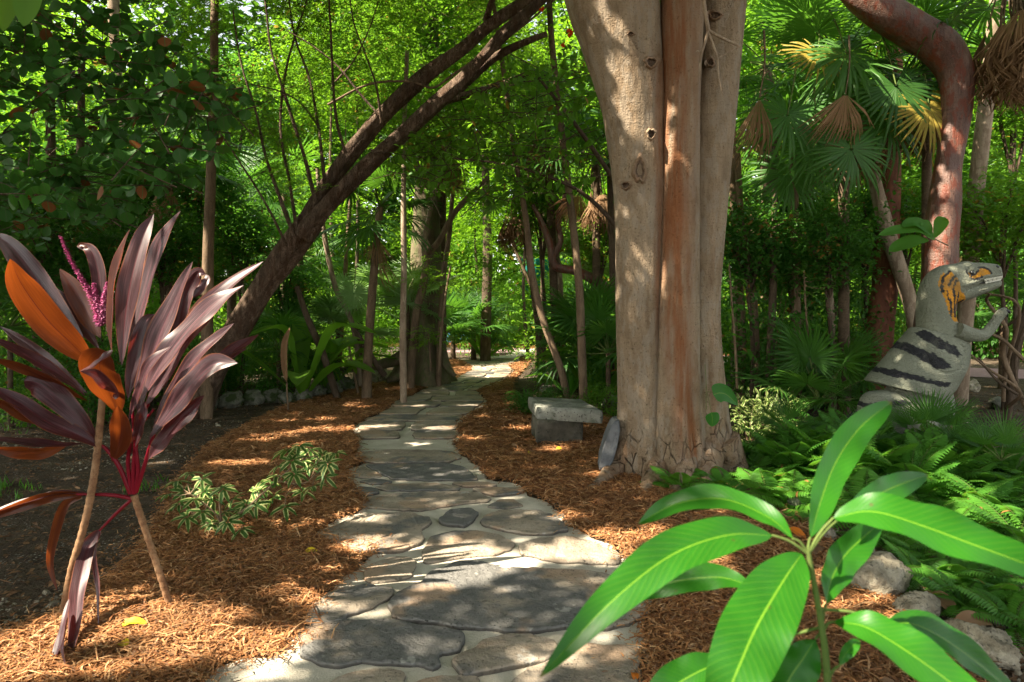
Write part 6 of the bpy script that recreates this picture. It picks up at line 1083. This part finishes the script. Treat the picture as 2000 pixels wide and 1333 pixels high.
mb.build('foliage', M['green'], mo); tb.build('twigs', M['dark_bark'], mo); mb = MB(); mb.tube([(1.75, 9.2, -.05), (1.7, 9.2, 2.0), (1.5, 9.0, 3.6), (1.2, 9., 6)], [.07, .06, .05, .03], 10, 30, .05)
for a in ([(1.7, 9.2, 2.2), (1.0, 9.0, 2.95), (.1, 8.8, 3.3), (-.8, 8.7, 3.4)], [(1.65, 9.15, 2.8), (.9, 8.7, 3.7), (.3, 8.5, 4.4)], [(1.7, 9.2, 2.0), (2.2, 9.4, 3.1), (2.5, 9.6, 3.9)]): mb.tube(a, [.035, .028, .018, .008][:len(a)], 7, 20, .08)
mb.build('trunk', M['dark_bark'], mo)
fl = thing('flowering_twig', 'orange red blossoms high up against the left edge of the huge tree', 'flowers', P(1110, 70, 7.2)); r_ = np.random.RandomState(2)
for px, py, s in ((1114, 64, 1.), (1101, 88, .6), (1058, 18, .6)):
    mb = MB()
    for q in range(9): mb.leaves(T_OVAL, [P(px, py, 7.2)], r_.normal(size=3), r_.normal(size=3), .06 * s, .045 * s)
    mb.build('blossom', M['flower'], fl); mb = MB(); mb.tube([P(1114, 64, 7.2), P(1108, 40, 7.25), P(1090, -20, 7.3), P(1085, -120, 7.4)], [.004, .005, .006, .008], 5, 12); mb.tube([P(1101, 88, 7.2), P(1106, 60, 7.22), P(1108, 40, 7.25)], [.003, .003, .004], 5, 8); mb.tube([P(1058, 18, 7.2), P(1075, 0, 7.25), P(1090, -20, 7.3)], [.003, .003, .004], 5, 8); mb.build('twig', M['dark_bark'], fl)
# ================================================================ teal fence and blue sheet far off
m, t = newmat('shade_cloth'); c = ramp(t, noise(t, objco(t, (9, 9, .6)), 1.3, 3.), [(.35, (.005, .10, .095)), (.65, (.02, .24, .20))]); finish(t, c, .7, None, spec=.3, trans=(.02, .35, .28), tf=.3); M['teal'] = m
m, t = newmat('blue_sheet'); finish(t, (.10, .32, .62), .5, trans=(.1, .35, .7), tf=.2); M['blue'] = m
tf_ = thing('teal_fence', 'teal mesh screened fence far off beyond the end of the path', 'fence', (2.6, 29.5, 0)); mb = MB(); xs = np.linspace(.4, 6.4, 80); zs = np.linspace(.1, 3.6, 12); X, Z = np.meshgrid(xs, zs, indexing='ij')
for off in (0, .03): Pm = np.stack([X, 29.5 + .09 * np.sin(X * 17) * (1 + .3 * np.sin(Z * 2)) + off, Z], -1); mb.grid(Pm, np.full(Pm.shape, .5))
mb.build('cloth', M['teal'], tf_)
for x in (.4, 2.4, 4.4, 6.4): mb = MB(); mb.tube([(x, 29.65, -.05), (x, 29.65, 1.8), (x, 29.65, 3.7)], .04, 8, 4); mb.build('post', M['dark_bark'], tf_)
bs_ = thing('blue_sheet', 'pale blue sheet glimpsed far off right of the buttressed trunk', 'sheet', (-2.6, 28, 0)); mb = MB(); xs = np.linspace(-3.6, -1.7, 40); zs = np.linspace(.0, 1.7, 24); X, Z = np.meshgrid(xs, zs, indexing='ij'); Pm = np.stack([X, 28 + .5 * Z + .06 * np.sin(X * 9 + Z * 4), Z], -1); mb.grid(Pm, np.zeros(Pm.shape)); Pm2 = Pm + [0, .02, 0]; mb.grid(Pm2, np.zeros(Pm.shape)); mb.build('cloth', M['blue'], bs_)

# ================================================================ unseen canopy: crowns added to shade the path, gaps carved for sun patches
r_ = np.random.RandomState(33); LV = 15500; x = r_.uniform(-13.5, 4.5, LV); y = r_.uniform(-6.0, 10.8, LV)
zb = np.maximum(6.3 + .5 * snoise(x * .5, y * .5, 4, 2), 1.5 + .52 * np.maximum(y, 0) + .4); z = zb + np.abs(r_.normal(0, .55, LV)); keep = (snoise(x * 1.4, y * 1.4, 14, 3) > -1.0) ; cc = np.stack([x, y, z], -1)[keep]
per = 16; lv = np.repeat(cc, per, 0) + r_.normal(0, .17, (len(cc) * per, 3)) * [1, 1, .7]; sprd = np.clip(np.abs(r_.normal(0, .02, len(lv))), 0, .06); lv = lv[~gap(lv, .075)]
CT = [(-11.5, -3), (-8, -4.2), (-4.5, -4), (0.5, -4.5), (-12, 1), (-8.6, .5), (-5, -.4), (-1.6, -1.2), (2.5, -1), (-11.5, 5), (-8, 4.6), (-6.2, 3.0), (-3.4, .9), (-12.2, 9), (-9.4, 8.6), (-6.2, 7.4), (2.6, 2.6)]
ca = np.array(CT); own = np.argmin((lv[:, None, 0] - ca[None, :, 0]) ** 2 + (lv[:, None, 1] - ca[None, :, 1]) ** 2, 1)
for i, (tx, ty) in enumerate(CT):
    q = lv[own == i]
    if len(q) < 50: continue
    big = i == len(CT) - 1
    t = bt if big else thing('unseen_shade_tree', 'unseen tall tree added to shade the path, crown gaps carved for sun patches', 'tree', (tx, ty, 0), 'unseen tall trees added to shade the path')
    if not big:
        mb = MB(); top = q[:, 2].mean(); mb.tube([(tx, ty, -.05), (tx + .05, ty, top * .4), (tx - .05, ty + .1, top * .8), (tx, ty, top + .6)], [.13, .10, .08, .03], 10, 24, .05)
        for j in range(7): e = q[r_.randint(len(q))]; mb.tube([(tx, ty, top * .72 + .1 * j), tuple((e + [tx, ty, top * .8]) / 2 + [0, 0, .1]), tuple(e)], [.05, .03, .01], 6, 12, .08)
        mb.build('trunk', M['thin_bark'], t)
    k = len(q); a = r_.uniform(0, 6.28, k); mb = MB(); mb.leaves(T_OVAL, q, np.stack([np.cos(a), np.sin(a), r_.normal(-.2, .3, k)], -1), np.stack([r_.normal(0, .5, k), r_.normal(0, .5, k), np.ones(k)], -1), r_.uniform(.11, .19, k), r_.uniform(.06, .10, k)); mb.build('crown', M['canopy'], t)
    if big:
        for e in ([(1.15, 5.9, 4.4), (.9, 5.2, 5.6), (.6, 4.0, 6.6)], [(1.5, 6.05, 5.5), (2.2, 4.6, 6.4), (3, 3, 6.9)], [(2.4, 6.2, 5.0), (2.9, 5.0, 6.2), (3.4, 3.6, 7.)]): mb = MB(); mb.tube(e, [.22, .14, .05], 12, 20, .05); mb.build('limb', M['big_bark'], bt)

# ================================================================ small leafy trees that fill the middle distance
def crown_mesh(seed, mat, n, L, W, tpl, rx, rz, per=14):
    r = np.random.RandomState(seed); nc = n // per; cc = clump_pts(nc, rx, rx, rz, r, .2) * (1 + .35 * snoise(np.arange(nc) * 2.1, np.arange(nc) * 1.3, seed))[:, None]; c = np.repeat(cc, per, 0) + r.normal(0, .20 * min(1, rx / 2), (nc * per, 3)); k = len(c); a = r.uniform(0, 6.28, k); f = MB()
    f.leaves(tpl, c, np.stack([np.cos(a), np.sin(a), r.normal(-.25, .4, k)], -1), np.stack([r.normal(0, .5, k), r.normal(0, .5, k), np.ones(k)], -1), L * r.uniform(.7, 1.3, k), W * r.uniform(.7, 1.3, k), np.clip(np.repeat(r.normal(.5, .25, nc), per) + r.normal(0, .1, k), 0, 1)); return f.mesh('crown', M[mat])
UC = [crown_mesh(61, 'dark', 4200, .075, .038, T_OVAL, .75, .7), crown_mesh(62, 'green', 3800, .085, .04, T_OVAL, .75, .75)]
def small_tree(px, py, d, sc, label, i=0, bark='dark_bark'):
    c = P(px, py, d); t = thing('small_tree', label, 'tree', c * [1, 1, 0]); mb = MB(); mb.tube([(0, 0, -.05), (.05, .03, c[2] * .4), (-.04, 0, c[2] * .75), (0, 0, c[2] + .2)], [.035, .03, .025, .012], 8, 20, .06)
    for j in range(6): a = j * 1.05; mb.tube([(0, 0, c[2] * .7), (.3 * math.cos(a) * sc, .3 * math.sin(a) * sc, c[2] + .05), (.6 * math.cos(a) * sc, .6 * math.sin(a) * sc, c[2] + .2)], [.02, .014, .005], 5, 8)
    mb.build('trunk', M[bark], t, local=True); o = link(UC[i], 'crown', t); o.location = (0, 0, float(c[2])); o.scale = (sc, sc, sc); o.rotation_euler = (0, 0, px % 6.28)
for a in [(1465, 470, 9.6, 1.0, 'dark small leaved tree hard right of the huge tree', 0), (1545, 440, 10.2, 1.05, 'dark small leaved tree above the straight tan trunk', 0), (1620, 480, 9.2, .9, 'dark small leaved tree left of the slanting pale trunk', 0), (1690, 430, 10.6, 1.0, 'dark small leaved tree behind the slanting pale trunk', 0), (1560, 540, 11.2, 1.0, 'low dark tree in the gap between the huge tree and the dinosaur', 0), (1770, 420, 10.8, .8, 'small leaved tree between the slanting trunk and the crooked red one', 1), (1960, 430, 9.8, 1.1, 'leafy small tree at the right edge behind the slender tree', 1), (1980, 180, 10.5, 1.1, 'leafy tree in the top right corner', 1),
          (60, 470, 8.6, .9, 'dark small leaved tree behind the left end of the cordyline', 0), (190, 520, 9.5, .85, 'dark small leaved tree behind the pink flower spike', 0), (320, 480, 10.0, .9, 'dark small leaved tree behind the upright cordyline leaves', 0), (1060, 400, 12.4, .8, 'green small leaved tree over the far path', 1), (1170, 470, 12.0, .8, 'green small leaved tree behind the left side of the huge tree', 1), (470, 470, 11.8, 1.0, 'dark small leaved tree behind the middle of the leaning trunk', 0), (560, 560, 12.4, .8, 'low dark tree in the gap under the leaning trunk', 0), (390, 380, 12.2, 1.1, 'tall dark small leaved tree above the upright cordyline leaves', 0), (250, 400, 11.5, 1.1, 'dark small leaved tree behind the round leaved tree', 0)]: small_tree(*a)
def leafy_sapling(label, d, stem, pts, L=.15, mat='lime', seed=0):
    r = np.random.RandomState(seed); t = thing('leafy_sapling', label, 'sapling', G(stem[0][0], HY + F * H / d)); p, q = px_path(stem, d); mb = MB(); mb.tube(p, q, 6, 24, .06); sp = crom(p, 30); lv_ = MB()
    for x, y in pts:
        c = P(x, y, d + r.uniform(-.3, .3)); n_ = sp[np.argmin(np.linalg.norm(sp - c, axis=1))]; mb.tube([n_, (n_ + c) / 2 + [0, 0, -.03], c], [.006, .005, .003], 5, 8); whorl(lv_, c, r.randint(6, 9), L, L * .42, .05, r)
    mb.build('stem', M['stem_brown'], t); lv_.build('leaves', M[mat], t)
leafy_sapling('thin sapling with bright whorled leaves hard right of the huge tree', 8.6, [(1440, 760, 3), (1436, 680, 2.5), (1430, 600, 2), (1424, 520, 1.5)], [(1424, 510), (1445, 545), (1418, 548), (1440, 600), (1420, 615), (1450, 640), (1436, 570), (1430, 655), (1460, 690)], .13, 'fern', 4)
leafy_sapling('thin sapling with bright whorled leaves left of the straight tan trunk', 9.0, [(1590, 780, 3), (1585, 700, 2.5), (1575, 620, 2), (1570, 530, 1.5)], [(1570, 535), (1595, 545), (1550, 540), (1580, 575), (1562, 620), (1570, 660), (1600, 640), (1545, 655), (1590, 690), (1620, 560)], .14, 'fern', 5)
leafy_sapling('round leaved sapling in the gap left of the dark red trunk', 9.6, [(1660, 770, 3), (1655, 700, 2.5), (1650, 640, 2)], [(1650, 640), (1670, 660), (1640, 665), (1660, 700), (1640, 720), (1675, 735), (1630, 690)], .17, 'green', 6)
leafy_sapling('broad leaved sapling behind the slim palm left of the path', 11.6, [(700, 770, 3), (690, 720, 2.5), (680, 670, 2)], [(680, 665), (700, 690), (660, 700), (690, 715), (720, 705), (640, 690), (610, 710), (655, 728)], .2, 'lime', 7)
r_ = np.random.RandomState(71)
def sapling(cx, cy, rx, ry, d, n, label, rows, dd=.8):
    t = thing('feathery_sapling', label, 'sapling', G(rows[0][0], HY + F * H / d)); p, r = px_path(rows, d); mb = MB(); mb.tube(p, r, 6, 24, .08); mb.build('trunk', M['thin_bark'], t); q = []
    while len(q) < n:
        x, y = r_.uniform(-1, 1, 2)
        if x * x + y * y < 1: q.append(P(cx + rx * x, cy + ry * y, d + r_.uniform(-dd, dd)))
    mb = MB(); sprays(mb, np.array(q), 0, seed=int(cx)); mb.build('crown', M['lime'], t)
sapling(880, 530, 135, 42, 10.8, 150, 'feathery bright green sapling arching before the buttressed trunk', [(858, 730, 3), (862, 650, 3), (870, 580, 2.5), (880, 520, 2)])
sapling(835, 655, 38, 22, 11.4, 36, 'tiny feathery bright sapling at the foot of the buttressed trunk', [(842, 725, 2.5), (840, 690, 2), (836, 650, 1.5)], .3)
sapling(690, 330, 160, 60, 14, 150, 'feathery bright tree behind the leaning limbs', [(660, 728, 6), (670, 600, 5), (680, 450, 4), (690, 330, 3)])
sapling(990, 450, 100, 70, 16.5, 150, 'feathery bright tree above the end of the path', [(1078, 712, 4), (1062, 620, 4), (1020, 520, 3.5), (990, 450, 3)])
# ================================================================ trees of the background
CM = {'lm': [crown_mesh(1, 'lime', 5600, .12, .06, T_RHOMB, 2.2, 1.6), crown_mesh(2, 'lime', 5200, .15, .07, T_OVAL, 2., 2.0)], 'gr': [crown_mesh(3, 'green', 4600, .17, .08, T_OVAL, 2.2, 1.8), crown_mesh(4, 'green', 4800, .15, .075, T_OVAL, 2.0, 2.3)], 'dk': [crown_mesh(5, 'dark', 5000, .16, .08, T_OVAL, 2.2, 1.9), crown_mesh(6, 'dark', 4200, .18, .10, T_OVAL, 2., 2.2)]}
TM = []
for i in range(4):
    r = np.random.RandomState(90 + i); mb = MB(); mb.tube([(0, 0, -.05), (r.normal(0, .12), 0, .3), (r.normal(0, .15), r.normal(0, .1), .65), (0, 0, 1.)], [.055, .048, .04, .025], 9, 24, .06, seed=i); TM.append(mb.mesh('trunk', M[['thin_bark', 'dark_bark', 'dark_bark', 'dark_bark'][i]]))
TL = {'lm': 'bright yellow green tree', 'gr': 'mid green tree', 'dk': 'dark green tree'}; r_ = np.random.RandomState(101)
for i, c_ in enumerate(CROWN_AT): o = link(CM['gr'][i % 2], 'crown', bt2); o.location = [float(v) for v in c_ - np.array(bt2.location)]; o.scale = (.62, .62, .55); o.rotation_euler = (0, 0, i * 1.3)
def bgtree(px, d, h, kind, sc=1.):
    x = (px - CX) / F * d
    if np.min(np.hypot(rp[:, 0] - x, rp[:, 1] - d)) < 1.8 or (abs(x + .6) < 1.1 and d < 21): return
    if blocked(x, d, h, 2.15 * sc) or (960 < px < 1110 and d < 29 and h < 5.5): return
    t = thing('forest_tree', TL[kind] + (' in the thicket' if d < 18 else ' far back in the wood') + (' left of the path' if px < 900 else ' beyond the end of the path' if px < 1250 else ' behind the huge tree' if px < 1500 else ' behind the dinosaur'), 'tree', (x, d, 0), 'trees filling the wood behind')
    o = link(TM[r_.randint(4)], 'trunk', t); o.scale = (1, 1, h); o.rotation_euler = (0, 0, r_.uniform(0, 6.28)); o = link(CM[kind][r_.randint(2)], 'crown', t); o.location = (0, 0, h); o.scale = (sc, sc, sc * r_.uniform(.8, 1.2)); o.rotation_euler = (0, 0, r_.uniform(0, 6.28))
for n_, x0, x1, d0, d1, h0, h1, ks in [(26, 330, 1150, 12.5, 19, 4.6, 9.0, ['lm', 'lm', 'gr']), (12, -100, 450, 12.5, 19, 3.6, 7.5, ['gr', 'dk', 'lm']), (16, 1350, 2050, 13, 20, 3.5, 7.5, ['dk', 'gr', 'gr']), (30, 200, 1300, 20, 32, 3.0, 12, ['lm', 'gr', 'lm']), (18, 1200, 2150, 20, 32, 3, 9, ['gr', 'dk', 'lm']), (12, -200, 500, 19, 30, 3, 9, ['gr', 'lm', 'dk'])]:
    for i in range(n_): bgtree(r_.uniform(x0, x1), r_.uniform(d0, d1), r_.uniform(h0, h1), ks[r_.randint(len(ks))], r_.uniform(.8, 1.25))
# the far wood reads as one mass
r_ = np.random.RandomState(55); k = 140000; th = r_.uniform(-1.25, 1.25, k // 12); R_ = r_.uniform(36, 46, k // 12); zc = r_.uniform(0, 1, k // 12) ** .9 * (15 + 4 * snoise(th * 9, th * 3, 3)); zc = np.where(r_.rand(len(zc)) < .6, r_.uniform(0, 22, len(zc)), zc); cc = np.stack([R_ * np.sin(th), R_ * np.cos(th), zc], -1); c = np.repeat(cc, 12, 0) + r_.normal(0, .45, (len(cc) * 12, 3)); k = len(c); a = r_.uniform(0, 6.28, k); mb = MB()
mb.leaves(T_RHOMB, c, np.stack([np.cos(a), np.sin(a), r_.normal(-.2, .4, k)], -1), np.stack([r_.normal(0, .5, k), r_.normal(-.3, .5, k), np.ones(k)], -1), r_.uniform(.5, .95, k), r_.uniform(.3, .5, k), np.clip(np.repeat(r_.normal(.5, .25, len(cc)), 12), 0, 1)); o = mb.build('far_woodland', M['canopy']); o['kind'] = 'stuff'; o['label'] = 'far green wood closing the view behind all the trees'
